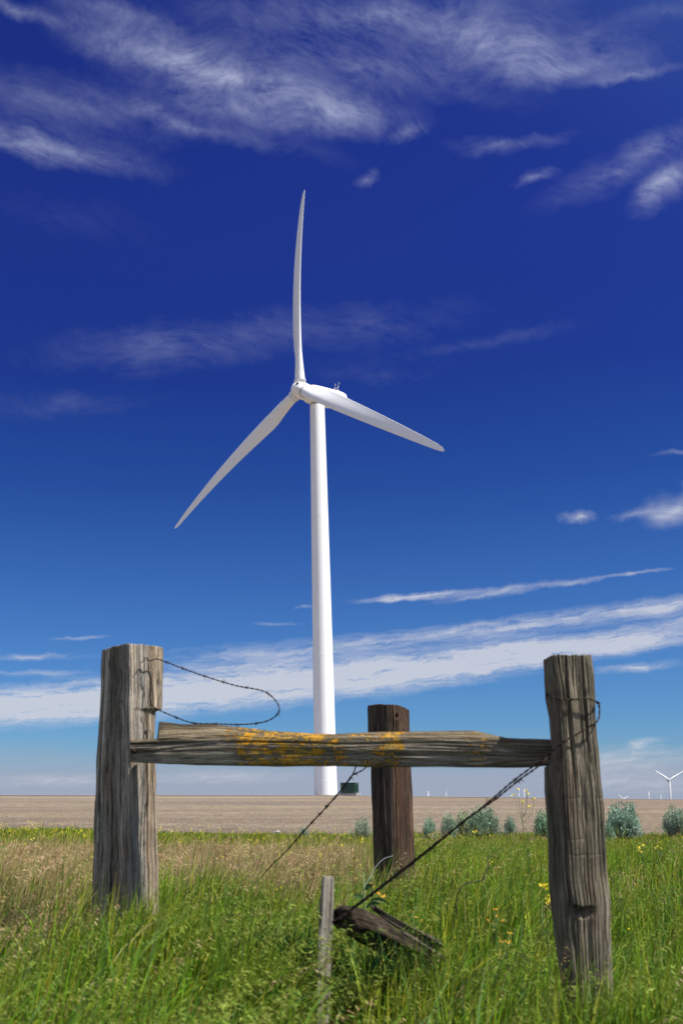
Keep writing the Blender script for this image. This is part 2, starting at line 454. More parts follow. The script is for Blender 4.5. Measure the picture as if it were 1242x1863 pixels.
# ------------------------------------------------------------------ weathered timber
def mat_wood(name, dark, mid, light, brown=(.20, .13, .075), brown_amt=.35, stain_amt=.6, lichen=None, black=(.022, .02, .018), zone=None):
    m, nt, b = material(name)
    g = nt.n('ShaderNodeAttribute', attribute_name='grain').outputs['Vector']
    warp = nt.noise(nt.vmath('MULTIPLY', g, (14, 3.0, 1)), 1, 2, .5, out='Color')
    gw = nt.vmath('ADD', g, nt.vmath('MULTIPLY', nt.vmath('SUBTRACT', warp, (.5, .5, .5)), (.014, 0, 0)))
    # knots: the grain flows round them
    kn = nt.n('ShaderNodeTexVoronoi', feature='F1', ins={'Scale': 1.0, 'Randomness': 1.0})
    gk = nt.vmath('MULTIPLY', g, (9.0, 3.6, 1)); nt.set(kn.inputs['Vector'], gk)
    kd = kn.outputs['Distance']
    kpull = nt.rng(kd, .05, .34, 1, 0, True)
    kv = nt.vmath('SUBTRACT', gk, kn.outputs['Position'])
    gw = nt.vmath('ADD', gw, nt.vmath('MULTIPLY', nt.vmath('SCALE', kv, s=kpull), (-.075, 0, 0)))
    fine = nt.noise(nt.vmath('MULTIPLY', gw, (260, 5.5, 1)), 1, 6, .68)
    band = nt.noise(nt.vmath('MULTIPLY', gw, (70, 1.6, 1)), 1, 5, .62)
    crk = nt.noise(nt.vmath('MULTIPLY', gw, (62, 1.15, 1)), 1, 3, .5, .25)
    blot = nt.noise(nt.vmath('MULTIPLY', g, (11, 3.2, 1)), 1, 6, .66)
    blot2 = nt.noise(nt.vmath('ADD', nt.vmath('MULTIPLY', g, (22, 2.0, 1)), (5, 9, 3)), 1, 4, .6)
    speck = nt.noise(nt.vmath('MULTIPLY', g, (170, 80, 1)), 1, 4, .7)
    b2 = nt.noise(nt.vmath('MULTIPLY', gw, (24, .7, 1)), 1, 3, .55)
    k = nt.math('ADD', nt.math('ADD', nt.math('MULTIPLY', fine, .48), nt.math('MULTIPLY', band, .36)), nt.math('MULTIPLY', b2, .16))
    c = nt.ramp(k, [(.34, black), (.425, dark), (.50, mid), (.61, light)])
    c = nt.mix(nt.math('MULTIPLY', nt.rng(blot2, .45, .72, 0, 1, True), brown_amt), c, brown)
    c = nt.mix(nt.math('MULTIPLY', nt.rng(blot, .46, .70, 0, 1, True), stain_amt), c, nt.vmath('SCALE', c, s=.34))
    c = nt.vmath('SCALE', c, s=nt.rng(speck, .3, .7, .72, 1.3))
    ck = nt.math('ABSOLUTE', nt.math('SUBTRACT', crk, .5))
    line = nt.math('SUBTRACT', 1.0, nt.rng(ck, .006, .026, 0, 1, True))
    line = nt.math('MULTIPLY', line, nt.rng(band, .36, .6, .2, 1))
    c = nt.mix(nt.math('MULTIPLY', line, .86), c, black)
    # old nail and beetle holes
    vo = nt.n('ShaderNodeTexVoronoi', feature='F1', ins={'Scale': 1.0, 'Randomness': .9})
    nt.set(vo.inputs['Vector'], nt.vmath('MULTIPLY', g, (46, 17, 1)))
    hole = nt.math('SUBTRACT', 1.0, nt.rng(vo.outputs['Distance'], .06, .11, 0, 1))
    hole = nt.math('MULTIPLY', hole, nt.rng(blot2, .48, .55))
    c = nt.mix(nt.math('MULTIPLY', hole, .8), c, black)
    if zone:        # bands of differently weathered wood, and lightening of a shaded face, along the piece: (colour, u0, u1, soft, amount)
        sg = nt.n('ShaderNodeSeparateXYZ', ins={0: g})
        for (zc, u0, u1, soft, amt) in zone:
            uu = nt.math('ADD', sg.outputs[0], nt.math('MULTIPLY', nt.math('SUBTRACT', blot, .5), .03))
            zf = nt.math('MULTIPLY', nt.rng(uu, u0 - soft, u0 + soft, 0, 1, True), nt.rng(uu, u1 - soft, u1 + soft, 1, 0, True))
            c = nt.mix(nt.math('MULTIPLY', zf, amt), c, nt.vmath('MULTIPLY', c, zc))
    kc = nt.rng(kd, .035, .085, 1, 0, True)
    c = nt.mix(nt.math('MULTIPLY', kc, .75), c, black)
    h = nt.math('SUBTRACT', nt.math('ADD', nt.math('MULTIPLY', fine, .5), nt.math('MULTIPLY', band, .5)), nt.math('MULTIPLY', line, .45))
    rough = .93
    if lichen:
        sg = nt.n('ShaderNodeSeparateXYZ', ins={0: g})
        tot = None
        for (v0, r, a) in lichen:
            q = nt.math('DIVIDE', nt.math('SUBTRACT', sg.outputs[1], v0), r)
            q = nt.math('MULTIPLY', nt.math('SUBTRACT', 1.0, nt.math('MULTIPLY', q, q), clamp=True), a)
            tot = q if tot is None else nt.math('MAXIMUM', tot, q)
        l1 = nt.noise(nt.vmath('MULTIPLY', g, (46, 20, 1)), 1, 7, .72, .6)
        l2 = nt.noise(nt.vmath('MULTIPLY', g, (130, 80, 1)), 1, 4, .7)
        l3 = nt.noise(nt.vmath('MULTIPLY', g, (75, 7, 1)), 1, 3, .6)
        lm = nt.math('ADD', nt.math('ADD', nt.math('MULTIPLY', l1, .55), nt.math('MULTIPLY', l2, .22)), nt.math('MULTIPLY', l3, .23))
        thr = nt.math('SUBTRACT', .70, nt.math('MULTIPLY', tot, .236))
        mk = nt.rng(nt.math('SUBTRACT', lm, thr), 0.0, .022, 0, 1)
        lc = nt.ramp(l2, [(.3, (.22, .10, .010)), (.5, (.54, .255, .018)), (.72, (.64, .37, .06))])
        lc = nt.mix(nt.rng(l1, .5, .56, .55, 0), lc, (.30, .27, .10))
        c = nt.mix(mk, c, lc)
        h = nt.math('ADD', h, nt.math('MULTIPLY', mk, nt.math('ADD', .35, nt.math('MULTIPLY', l2, .8))))
    nt.set(b.inputs['Base Color'], c)
    b.inputs['Roughness'].default_value = rough
    b.inputs['Specular IOR Level'].default_value = .18
    bp = nt.n('ShaderNodeBump', ins={'Strength': 1.0, 'Distance': .007, 'Height': h})
    nt.set(b.inputs['Normal'], bp.outputs[0])
    return m


def timber(name, rings, nside, rows, seed, crack=.006, rough=.003, wave=.004, edge=.010, top_jag=.006, extra=None, cf=34):
    """rings: [(t, [corner points])] from one end to the other. Returns a mesh with real cracks and a 'grain' attribute."""
    ts = np.array([r[0] for r in rings], float)
    P = np.array([[list(c) for c in r[1]] for r in rings], float)          # (R,K,3)
    K = P.shape[1]
    tt = np.linspace(ts[0], ts[-1], rows)
    C = np.empty((rows, K, 3))
    for k in range(K):
        for a in range(3):
            C[:, k, a] = np.interp(tt, ts, P[:, k, a])
    cen = C.mean(1, keepdims=True)
    # sample sides, rounding corners
    pts = []
    us = []
    u = 0.0
    for k in range(K):
        n = nside[k] if hasattr(nside, '__len__') else nside
        L = float(np.linalg.norm(C[:, (k + 1) % K] - C[:, k], axis=1).mean())
        s = np.arange(n) / n
        for q in s:
            p = C[:, k] * (1 - q) + C[:, (k + 1) % K] * q
            dd = min(q, 1 - q) * L
            e = max(0.0, 1 - dd / (edge * 1.6)) ** 2 * edge * .55
            if dd < edge * 1.6:
                v = cen[:, 0] - p
                p = p + v / np.linalg.norm(v, axis=1)[:, None] * e
            pts.append(p); us.append(u + q * L)
        u += L
    G = np.stack(pts, 1)                                                    # rows,N,3
    N = G.shape[1]
    U = np.array(us)[None, :].repeat(rows, 0)
    axis_len = np.concatenate([[0], np.cumsum(np.linalg.norm(np.diff(cen[:, 0], axis=0), axis=1))])
    Vv = axis_len[:, None].repeat(N, 1)
    du = np.roll(G, -1, 1) - np.roll(G, 1, 1)
    dv = np.gradient(G, axis=0)
    nrm = np.cross(du, dv)
    nrm /= np.linalg.norm(nrm, axis=2)[..., None] + 1e-9
    sign = np.sign((nrm * (G - cen)).sum(2).mean())
    nrm *= sign
    uw = U + .012 * pn(U * 9, Vv * 2.2, seed)
    c1 = np.abs(pn(uw * cf, Vv * .9, seed + 1.3)); gate = sstep(-.15, .35, pn(U * 9, Vv * 1.3, seed + 7.7))
    c2 = np.abs(pn(uw * 75, Vv * 1.6, seed + 5.1))
    d = -crack * np.exp(-(c1 / .07) ** 2) * gate - crack * .35 * np.exp(-(c2 / .10) ** 2)
    d += rough * (pn(uw * 120, Vv * 3.0, seed + 2) * .5 + pn(uw * 50, Vv * 2, seed + 3) * .6)
    d += wave * pn(U * 6, Vv * 2.6, seed + 4) + wave * .5 * pn(U * 14, Vv * 8, seed + 6)
    # chips knocked off the edges
    if extra is not None:
        d = d + extra(U, Vv, tt)
    G = G + nrm * d[..., None]
    ad = np.gradient(cen[:, 0], axis=0)
    ad /= np.linalg.norm(ad, axis=1)[:, None]
    for end, sg in ((0, -1), (rows - 1, 1)):
        jag = top_jag * (np.abs(pn(U[end] * 60, 1.5, seed + 8)) * 1.2 + pn(U[end] * 14, 2.5, seed + 9) * .8)
        for kk in range(4):
            row = end - sg * kk
            G[row] -= sg * ad[end] * (jag * (1 - kk / 4))[:, None]
    V = G.reshape(-1, 3)
    I = np.arange(rows * N).reshape(rows, N)
    F4 = np.stack([I[:-1], np.roll(I, -1, 1)[:-1], np.roll(I, -1, 1)[1:], I[1:]], -1).reshape(-1, 4)
    if sign < 0: F4 = F4[:, ::-1]
    gr = np.stack([U.ravel(), Vv.ravel(), np.full(U.size, seed * 3.7)], 1)
    # end caps: two inset rings with rough end grain
    allV = [V]; allG = [gr]; F3 = []
    base = len(V)
    for end, sg in ((0, -1), (rows - 1, 1)):
        ring = G[end]; cc = ring.mean(0)
        prev = I[end]
        for s_ in (.8, .5, .22):
            pr = cc + (ring - cc) * s_
            pr = pr + sg * ad[end] * (top_jag * .9 * pn(pr[:, 0] * 70 + pr[:, 2] * 50, pr[:, 1] * 70, seed + 11))[:, None]
            allV.append(pr); g2 = np.stack([pr[:, 0] * 1.0 + pr[:, 2], pr[:, 1] * 9, np.full(N, seed * 3.7 + 2)], 1); allG.append(g2)
            cur = np.arange(base, base + N); base += N
            q = np.stack([prev, np.roll(prev, -1), np.roll(cur, -1), cur], -1)
            if (sg > 0) != (sign > 0): q = q[:, ::-1]
            F4 = np.concatenate([F4, q]); prev = cur
        allV.append(cc[None]); allG.append(np.array([[0, 0, seed]])); ci = base; base += 1
        q = np.stack([prev, np.roll(prev, -1), np.full(N, ci)], -1)
        if (sg > 0) != (sign > 0): q = q[:, ::-1]
        F3.append(q)
    return mesh_np(name, np.concatenate(allV), [F4, np.concatenate(F3)], True, {'grain': ('FLOAT_VECTOR', np.concatenate(allG))})


def interp_px(table, y):
    a = np.array(table, float)
    return float(np.interp(y, a[:, 0], a[:, 1]))


# --- corner post (two faces seen)
M_POST1 = mat_wood('weathered_post_wood', (.10, .091, .078), (.275, .245, .205), (.56, .50, .42), brown=(.30, .19, .115), brown_amt=.5, stain_amt=.45,
                   zone=[((1.22, 1.22, 1.18), -.02, .188, .010, .85), ((.50, .51, .47), .095, .150, .022, .75), ((1.15, 1.0, .80), .34, .42, .02, .7)])  # first band lightens the shaded left face, making up for weak sky light
Lp = [(1168, 184), (1250, 181), (1310, 177), (1400, 172), (1500, 169), (1600, 166), (1670, 164), (1760, 162)]
Cp = [(1168, 235), (1345, 237), (1500, 239), (1760, 240)]
Rp = [(1168, 300), (1286, 299), (1291, 288), (1350, 285), (1430, 288), (1480, 289), (1560, 290), (1640, 291), (1760, 291)]
YC, YL, YR = 4.50, 4.66, 4.635
rings = []
for py in (1168, 1200, 1240, 1286, 1291, 1310, 1345, 1380, 1430, 1480, 1530, 1600, 1670, 1790):
    z = zat(py, YC)
    c = Vector((xat(interp_px(Cp, py), YC, z), YC, z))
    l = Vector((xat(interp_px(Lp, py), YL, z), YL, z))
    r = Vector((xat(interp_px(Rp, py), YR, z), YR, z))
    b = l + r - c
    dz = .006 if py == 1168 else 0
    rings.append((-z, [l + Vector((0, 0, -.012 if py == 1168 else 0)), c, r + Vector((0, 0, -.004 if py == 1168 else 0)), b]))
rings = rings[::-1]
rings = [(-t if False else t, cs) for t, cs in rings]
rings.sort(key=lambda r: -r[0])
rings = [(i_t, cs) for i_t, cs in zip([-r[0] for r in rings], [r[1] for r in rings])]
def post1_extra(U, V, tt):
    Z = -tt[:, None] if tt.mean() < 0 else tt[:, None]
    e = np.zeros_like(U)
    for u0, a, w, k in ((.036, .030, .0036, 3), (.088, .018, .0030, 5), (.128, .022, .0032, 8), (.012, .014, .003, 19), (.155, .012, .0025, 23), (.262, .009, .0022, 11), (.345, .012, .0024, 14)):
        e -= a * np.exp(-((U - u0 - .012 * pn(V * 1.6, k * 1.7)) / w) ** 2) * sstep(-.3, .1, pn(V * 1.5, k * 2.3))
    # knot swelling on the arris
    r = np.hypot(U - .185, (Z - zat(1277, YC)) * .8)
    e += .012 * np.exp(-(r / .030) ** 2) - .020 * np.exp(-(r / .010) ** 2)
    # hollow worn into the right face low down
    e -= .012 * sstep(.21, .24, U) * (1 - sstep(.33, .36, U)) * sstep(zat(1470, YC), zat(1570, YC), Z) * 0
    return e


post1_me = timber('corner_post', rings, [64, 74, 30, 30], 330, 2.0, crack=.013, rough=.003, wave=.006, edge=.014, extra=post1_extra, cf=26)
post1 = tag(link('fence_post', post1_me, M_POST1), 'thick square grey corner post with two weathered faces and a wire loop on it', 'fence post', 'old timber fence posts')

# --- near post on the right
M_POST2 = mat_wood('dark_olive_post_wood', (.085, .073, .052), (.19, .162, .115), (.36, .31, .225), brown=(.17, .11, .075), brown_amt=.5, stain_amt=.5)
L2 = [(1190, 995), (1264, 999), (1300, 1007), (1344, 1010), (1386, 1007), (1394, 998), (1440, 999), (1480, 1003), (1550, 1006), (1600, 1007), (1660, 1011), (1700, 1017), (1750, 1025), (1800, 1033), (1900, 1040)]
C2 = [(1190, 1007), (1260, 1014), (1310, 1024), (1345, 1024), (1400, 1026), (1500, 1031), (1600, 1038), (1650, 1046), (1720, 1048), (1900, 1060)]
R2 = [(1190, 1076), (1220, 1080), (1264, 1084), (1330, 1086), (1375, 1091), (1420, 1095), (1450, 1099), (1520, 1103), (1600, 1108), (1645, 1113), (1700, 1112), (1900, 1116)]
rings = []
YA = 3.70
for py in (1190, 1220, 1264, 1300, 1344, 1386, 1394, 1440, 1480, 1550, 1600, 1645, 1700, 1750, 1800, 1880):
    z = zat(py, YA)
    lf = Vector((xat(interp_px(L2, py), YA + .055, z), YA + .055, z))
    cf = Vector((xat(interp_px(C2, py), YA, z), YA, z))
    rf = Vector((xat(interp_px(R2, py), YA + .012, z), YA + .012, z))
    rb = rf + Vector((.012, .165, 0)); lb = lf + Vector((.014, .125, 0))
    rings.append((z, [lf, cf, rf, rb, lb]))
rings.sort(key=lambda r: r[0])
Z_L = zat(1650, YA)


def post2_extra(U, V, tt):
    Z = tt[:, None]
    e = np.zeros_like(U)
    um = U - .05
    ledge = Z_L + .004 * pn(U * 60, 1.0, 3) + .012 * pn(U * 22, 2.0, 5)
    # broken off slab: hollow just under the ledge, then the old surface again
    inside = sstep(.0, .006, um) * sstep(.145, .10, U)
    dz = ledge - Z
    e -= inside * .034 * sstep(-.001, .005, dz) * (1 - .72 * sstep(.012, .045, dz))
    # long shake beside the left arris
    crackline = .047 + .006 * pn(Z * 3.1, .5, 9)
    e -= .020 * np.exp(-((U - crackline) / .0032) ** 2)
    c2 = .095 + .007 * pn(Z * 3.7, 1.5, 9)
    e -= .007 * np.exp(-((U - c2) / .002) ** 2) * sstep(-.1, .2, pn(Z * 2.5, 3.3))
    # saw kerf scars across the face
    for q in (zat(1452, YA), zat(1556, YA), zat(1527, YA)):
        e -= .0016 * np.exp(-((Z - q - .01 * pn(U * 20, q)) / .0024) ** 2) * sstep(0, .2, pn(U * 9, q * 7) + .15)
    return e


post2_me = timber('near_post', rings, [28, 74, 46, 20, 34], 380, 5.0, crack=.013, rough=.0022, wave=.006, edge=.012, extra=post2_extra, cf=19)
post2 = tag(link('fence_post', post2_me, M_POST2), 'near leaning brown post with wire wrapped around its head and a broken ledge low down', 'fence post', 'old timber fence posts')

# --- post behind the rail
M_POST3 = mat_wood('dark_brown_post_wood', (.028, .021, .016), (.080, .060, .046), (.19, .15, .115), brown=(.10, .05, .032), brown_amt=.6, stain_amt=.45,
                   zone=[((1.05, .70, .52), .16, .60, .012, .55)])
L3 = [(1278, 667), (1327, 668), (1394, 673), (1482, 676), (1572, 678), (1650, 680)]
C3 = [(1278, 709), (1400, 715), (1572, 719), (1650, 720)]
R3 = [(1278, 745), (1327, 746.5), (1394, 749), (1482, 753), (1572, 756), (1650, 758)]
rings = []
YB = 6.5
for py in (1280, 1290, 1327, 1394, 1440, 1482, 1530, 1572, 1640, 1700):
    z = zat(py, YB)
    l = Vector((xat(interp_px(L3, py), YB + .09, z), YB + .09, z)); c = Vector((xat(interp_px(C3, py), YB, z), YB, z)); r = Vector((xat(interp_px(R3, py), YB + .10, z), YB + .10, z))
    lb = l + Vector((.06, .10, 0)); rb = r + Vector((-.05, .11, 0))
    c1 = c + (l - c) * .55 + Vector((0, -.018, 0)); c2 = c + (r - c) * .55 + Vector((0, -.018, 0))
    if py == 1280:
        l = l + Vector((.004, 0, -.0)); r = r + Vector((-.004, 0, -.030)); c2 = c2 + Vector((0, 0, -.010))
    rings.append((z, [l, c1, c, c2, r, rb, lb]))
rings.sort(key=lambda r: r[0])


def post3_extra(U, V, tt):
    zk = zat(1303, YB)
    rr = np.hypot((U - .205) / 1.0, (tt[:, None] - zk) * .8)
    return .010 * np.exp(-(rr / .035) ** 2) - .022 * np.exp(-(rr / .010) ** 2) - .010 * np.exp(-((U - .178) / .004) ** 2)


post3 = tag(link('fence_post', timber('rear_post', rings, [24, 26, 26, 26, 30, 16, 16], 260, 8.0, crack=.008, rough=.003, wave=.004, edge=.012, extra=post3_extra), M_POST3),
            'short dark brown post with a knot standing behind the rail', 'fence post', 'old timber fence posts')

# --- the cross rail
X0, Y0R, KR = xat(238, 4.45, 1.2), 4.445, .375


def rail_pt(px, py, back=0.0):
    """point of the rail whose front line runs from the corner post toward the near post"""
    Y = 4.2
    for _ in range(12):
        z = zat(py, Y + back)
        X = xat(px, Y + back, z)
        Y = Y0R - KR * (X - X0)
    return Vector((X, Y + back, z))


TOPS = [(238, 1346), (286, 1344), (289, 1311), (330, 1316), (385, 1317), (430, 1321), (470, 1325), (520, 1329), (560, 1333), (610, 1335), (670, 1331), (745, 1329.5), (800, 1328), (860, 1327), (878, 1331), (920, 1340), (960, 1342), (1006, 1345)]
FRT = [(238, 1347), (286, 1346), (340, 1343), (430, 1340), (520, 1342), (610, 1344), (700, 1342), (800, 1341), (880, 1344), (930, 1350), (1006, 1353)]
BOT = [(238, 1387), (291, 1391), (420, 1393), (560, 1394.5), (700, 1396), (850, 1397), (950, 1396), (1006, 1391)]
rings = []
for px in (238, 262, 286, 289, 310, 330, 360, 385, 430, 470, 520, 560, 610, 670, 745, 800, 860, 878, 920, 960, 990, 1006):
    fb = rail_pt(px, interp_px(BOT, px)); ft = rail_pt(px, interp_px(FRT, px))
    tongue = px < 288
    bt = rail_pt(px, interp_px(TOPS, px), .03 if tongue else .052)
    bb = Vector((bt.x + .0, bt.y + (.0 if tongue else .035), fb.z + .006))
    bk = Vector((bt.x, bt.y + (.004 if tongue else .038), bt.z - .012))
    mid = fb.lerp(ft, .5) + Vector((0, -.006, 0))
    rings.append((ft.x, [fb, mid, ft, bt, bk, bb]))
rings.sort(key=lambda r: r[0])


def rail_extra(U, V, tt):
    e = -.010 * np.exp(-((U - .045 - .006 * pn(V * 3, 1.1)) / .0028) ** 2) * sstep(-.2, .15, pn(V * 2.1, 4.4))
    e -= .010 * np.exp(-((U - .178 - .010 * pn(V * 2.0, 3.1)) / .0035) ** 2) * sstep(-.3, .1, pn(V * 1.3, 9.4))
    e -= .009 * np.exp(-((U - .09 - .008 * pn(V * 2.4, 7.1)) / .0028) ** 2) * sstep(-.15, .2, pn(V * 1.7, 2.4))
    return e


vr = lambda px: (rail_pt(px, 1370).x - X0) * math.hypot(1, KR)
M_RAIL = mat_wood('lichened_rail_wood', (.085, .075, .056), (.22, .19, .14), (.50, .44, .335), brown=(.14, .09, .055), brown_amt=.35, stain_amt=.62, zone=[((.40, .38, .34), .158, .215, .008, .8), ((.66, .58, .44), .100, .160, .010, .75)],
                  lichen=[(vr(560), .34, 1.0), (vr(480), .22, .95), (vr(430), .12, .6), (vr(690), .20, .72), (vr(725), .09, 1.0), (vr(885), .10, .78), (vr(370), .10, .45), (vr(780), .2, .35)])
rail_me = timber('cross_rail', rings, [20, 20, 34, 14, 30, 20], 620, 3.0, crack=.006, rough=.003, wave=.004, edge=.008, extra=rail_extra, top_jag=.006)
rail = tag(link('fence_rail', rail_me, M_RAIL), 'weathered horizontal rail with orange lichen nailed between two posts', 'fence rail')
M_RUST = mat_simple('rusted_iron', (.035, .018, .012), .85, .5, 260, metal=.3, spec=.3, bump=.0006)
M_WIRE = mat_simple('rusted_wire', (.040, .026, .022), .75, .5, 300, metal=.4, spec=.4)
mb = MB()
bp_ = rail_pt(244, 1366)
nd_ = Vector((-.35, -.93, 0))
mb.tube([bp_ + nd_ * .000, bp_ + nd_ * .012, bp_ + nd_ * .016], [.011, .011, .007], 10)
link('bolt_head', mb.mesh('bolt_head'), M_RUST, rail)

# --- thin lath stake
M_LATH = mat_wood('pale_lath_wood', (.15, .13, .11), (.30, .265, .225), (.46, .42, .36), brown=(.22, .15, .10), brown_amt=.25, stain_amt=.35)
SL = [(1596, 590), (1602, 587.5), (1696, 580.6), (1786, 577), (1863, 575), (1950, 573)]
SR = [(1596, 606), (1602, 609.6), (1696, 605.7), (1786, 602.5), (1863, 600), (1950, 598)]
rings = []
YS = 4.122
for py in (1595, 1600, 1640, 1696, 1786, 1863, 1935):
    z = zat(py, YS)
    l = Vector((xat(interp_px(SL, py), YS, z), YS, z)); r = Vector((xat(interp_px(SR, py), YS, z), YS + .018, z))
    rings.append((z, [l, r, r + Vector((-.004, .022, 0)), l + Vector((-.004, .022, 0))]))
rings.sort(key=lambda r: r[0])
tag(link('stake', timber('lath_stake', rings, [30, 8, 20, 8], 200, 12.0, crack=.0035, rough=.0012, wave=.0015, edge=.003, top_jag=.004), M_LATH),
    'thin pale lath stake standing upright in front of the rotten log', 'stake')


# --- rotten log and splintered board
def mat_log():
    m, nt, b = material('rotten_bark')
    g = nt.n('ShaderNodeAttribute', attribute_name='grain').outputs['Vector']
    n1 = nt.noise(nt.vmath('MULTIPLY', g, (26, 14, 1)), 1, 7, .7, .6); n2 = nt.noise(nt.vmath('MULTIPLY', g, (90, 90, 1)), 1, 4, .7)
    c = nt.ramp(n1, [(.3, (.012, .009, .007)), (.5, (.032, .023, .016)), (.68, (.085, .065, .042))])
    c = nt.mix(nt.rng(n2, .66, .72), c, (.30, .24, .15))
    nt.set(b.inputs['Base Color'], c); b.inputs['Roughness'].default_value = .95; b.inputs['Specular IOR Level'].default_value = .15
    bp = nt.n('ShaderNodeBump', ins={'Strength': 1, 'Distance': .016, 'Height': n1}); nt.set(b.inputs['Normal'], bp.outputs[0])
    return m


def ring_poly(c, ax, r, n, squash=1.0):
    ax = ax.normalized(); a = ax.cross(Vector((0, 0, 1))).normalized(); b2 = a.cross(ax)
    return [c + a * math.cos(2 * math.pi * k / n) * r + b2 * math.sin(2 * math.pi * k / n) * r * squash for k in range(n)]


path = [(608, 1674, 4.24, .022), (617, 1673, 4.25, .045), (645, 1685, 4.28, .057), (690, 1706, 4.33, .060), (730, 1724, 4.40, .060), (770, 1740, 4.46, .045), (800, 1752, 4.5, .03)]
pc = [at(a, b, c) for a, b, c, _ in path]
axd = pc[-1] - pc[0]
rings = [(i, ring_poly(p, axd, path[i][3], 10)) for i, p in enumerate(pc)]
tag(link('log', timber('rotten_log', rings, 8, 200, 21.0, crack=.016, rough=.009, wave=.022, edge=.004, top_jag=.035), mat_log()),
    'dark rotten log lying in the green grass behind the thin stake', 'log')
M_BOARD = mat_wood('grey_board_wood', (.030, .025, .020), (.085, .070, .052), (.20, .17, .125), brown_amt=.4, stain_amt=.5)


def plank(name, a, b, w0, w1, th, seed, label):
    ax = (b - a).normalized(); up = Vector((0, -.45, .9)); sd = (up - ax * up.dot(ax)).normalized(); nn = ax.cross(sd)
    rr = []
    for t in np.linspace(0, 1, 5):
        p = a.lerp(b, t); w = w0 + (w1 - w0) * t
        rr.append((t, [p - sd * w - nn * th, p + sd * w - nn * th, p + sd * w + nn * th, p - sd * w + nn * th]))
    return tag(link(name, timber(name, rr, [24, 8, 24, 8], 130, seed, crack=.008, rough=.003, wave=.009, edge=.004, top_jag=.05), M_BOARD), label, 'board', 'broken boards by the log')


plank('broken_board', at(676, 1649, 4.42), at(800, 1726, 4.60), .010, .027, .009, 31.0, 'long splintered grey board slanting upward over the log')
plank('broken_board', at(728, 1696, 4.36), at(806, 1746, 4.47), .008, .017, .008, 34.0, 'short splintered board lying low against the right end of the log')


# ------------------------------------------------------------------ barbed wire
def spline(pts, step=.006):
    pts = [Vector(p) for p in pts]
    P = [pts[0] * 2 - pts[1]] + pts + [pts[-1] * 2 - pts[-2]]
    out = []
    for i in range(1, len(P) - 2):
        p0, p1, p2, p3 = P[i - 1:i + 3]
        n = max(2, int((p2 - p1).length / step))
        for k in range(n):
            t = k / n
            out.append(.5 * ((2 * p1) + (p2 - p0) * t + (2 * p0 - 5 * p1 + 4 * p2 - p3) * t * t + (3 * p1 - p0 - 3 * p2 + p3) * t ** 3))
    out.append(pts[-1])
    return out


def barbed(name, paths, label, group='barbed wire strands', r=.0017, pitch=.05, barb_every=.115, jit=.0):
    root = empty(name, paths[0][0], label, 'barbed wire', group)
    inv = -Vector(paths[0][0])
    for path in paths:
        c = spline(path)
        mb = MB()
        L = 0.0
        strands = [[], []]
        barbs = []
        nxt = barb_every * .4
        a = Vector((0, 0, 1))
        for i, p in enumerate(c):
            t = (c[min(i + 1, len(c) - 1)] - c[max(i - 1, 0)]).normalized()
            if i: L += (c[i] - c[i - 1]).length
            a = (a - t * a.dot(t)); a = a.normalized() if a.length > 1e-4 else t.orthogonal().normalized()
            b = t.cross(a)
            for s_ in (0, 1):
                q = 2 * math.pi * L / pitch + s_ * math.pi
                strands[s_].append(p + inv + (a * math.cos(q) + b * math.sin(q)) * r * 1.05)
            if L > nxt:
                barbs.append((p + inv, t, a, b)); nxt += barb_every * random.uniform(.85, 1.15)
        for s_ in strands: mb.tube(s_, r, 5)
        link('wire_strand', mb.mesh('wire_strand'), M_WIRE, root)
        for (p, t, a_, b_) in barbs:
            m2 = MB()
            ph = random.uniform(0, 6.28)
            co = [p + t * (k - 6) * .0011 + (a_ * math.cos(ph + k * 1.1) + b_ * math.sin(ph + k * 1.1)) * r * 2.5 for k in range(13)]
            m2.tube(co, r * .75, 5)
            for sg, e in ((1, co[0]), (-1, co[-1])):
                dr = (a_ * math.cos(ph + sg) + b_ * math.sin(ph + sg) * 1.0 + t * random.uniform(-.4, .4)).normalized() * sg
                m2.tube([e, e + dr * .008, e + dr * .017], [r * .75, r * .7, r * .15], 5)
            link('barb', m2.mesh('barb'), M_WIRE, root)
    return root


# loop hanging from the corner post
fY = lambda px: 4.47 + (px - 237) / 62 * .13          # just off the lit face of the corner post
loop = [at(258, 1206, fY(258) - .012), at(266, 1196, fY(266) - .012), at(272, 1203, fY(272) - .012), at(281, 1199, fY(281) - .014), at(290, 1200, 4.56), at(302, 1204, 4.55), at(330, 1215, 4.50), at(375, 1231, 4.43), at(428, 1247, 4.36), at(478, 1257, 4.30), at(500, 1273, 4.28), at(508, 1290, 4.27),
        at(500, 1304, 4.28), at(478, 1314, 4.30), at(440, 1318, 4.36), at(395, 1317, 4.42), at(350, 1315, 4.48), at(318, 1304, 4.53), at(292, 1293, 4.56), at(280, 1287, fY(280) - .012), at(274, 1276, fY(274) - .012), at(274, 1256, fY(274) - .012), at(275, 1240, fY(275) - .012), at(271, 1222, fY(271) - .012), at(271, 1205, fY(271) - .014)]
barbed('barbed_wire', [loop], 'rusty barbed wire loop curling out from the corner post above the rail')

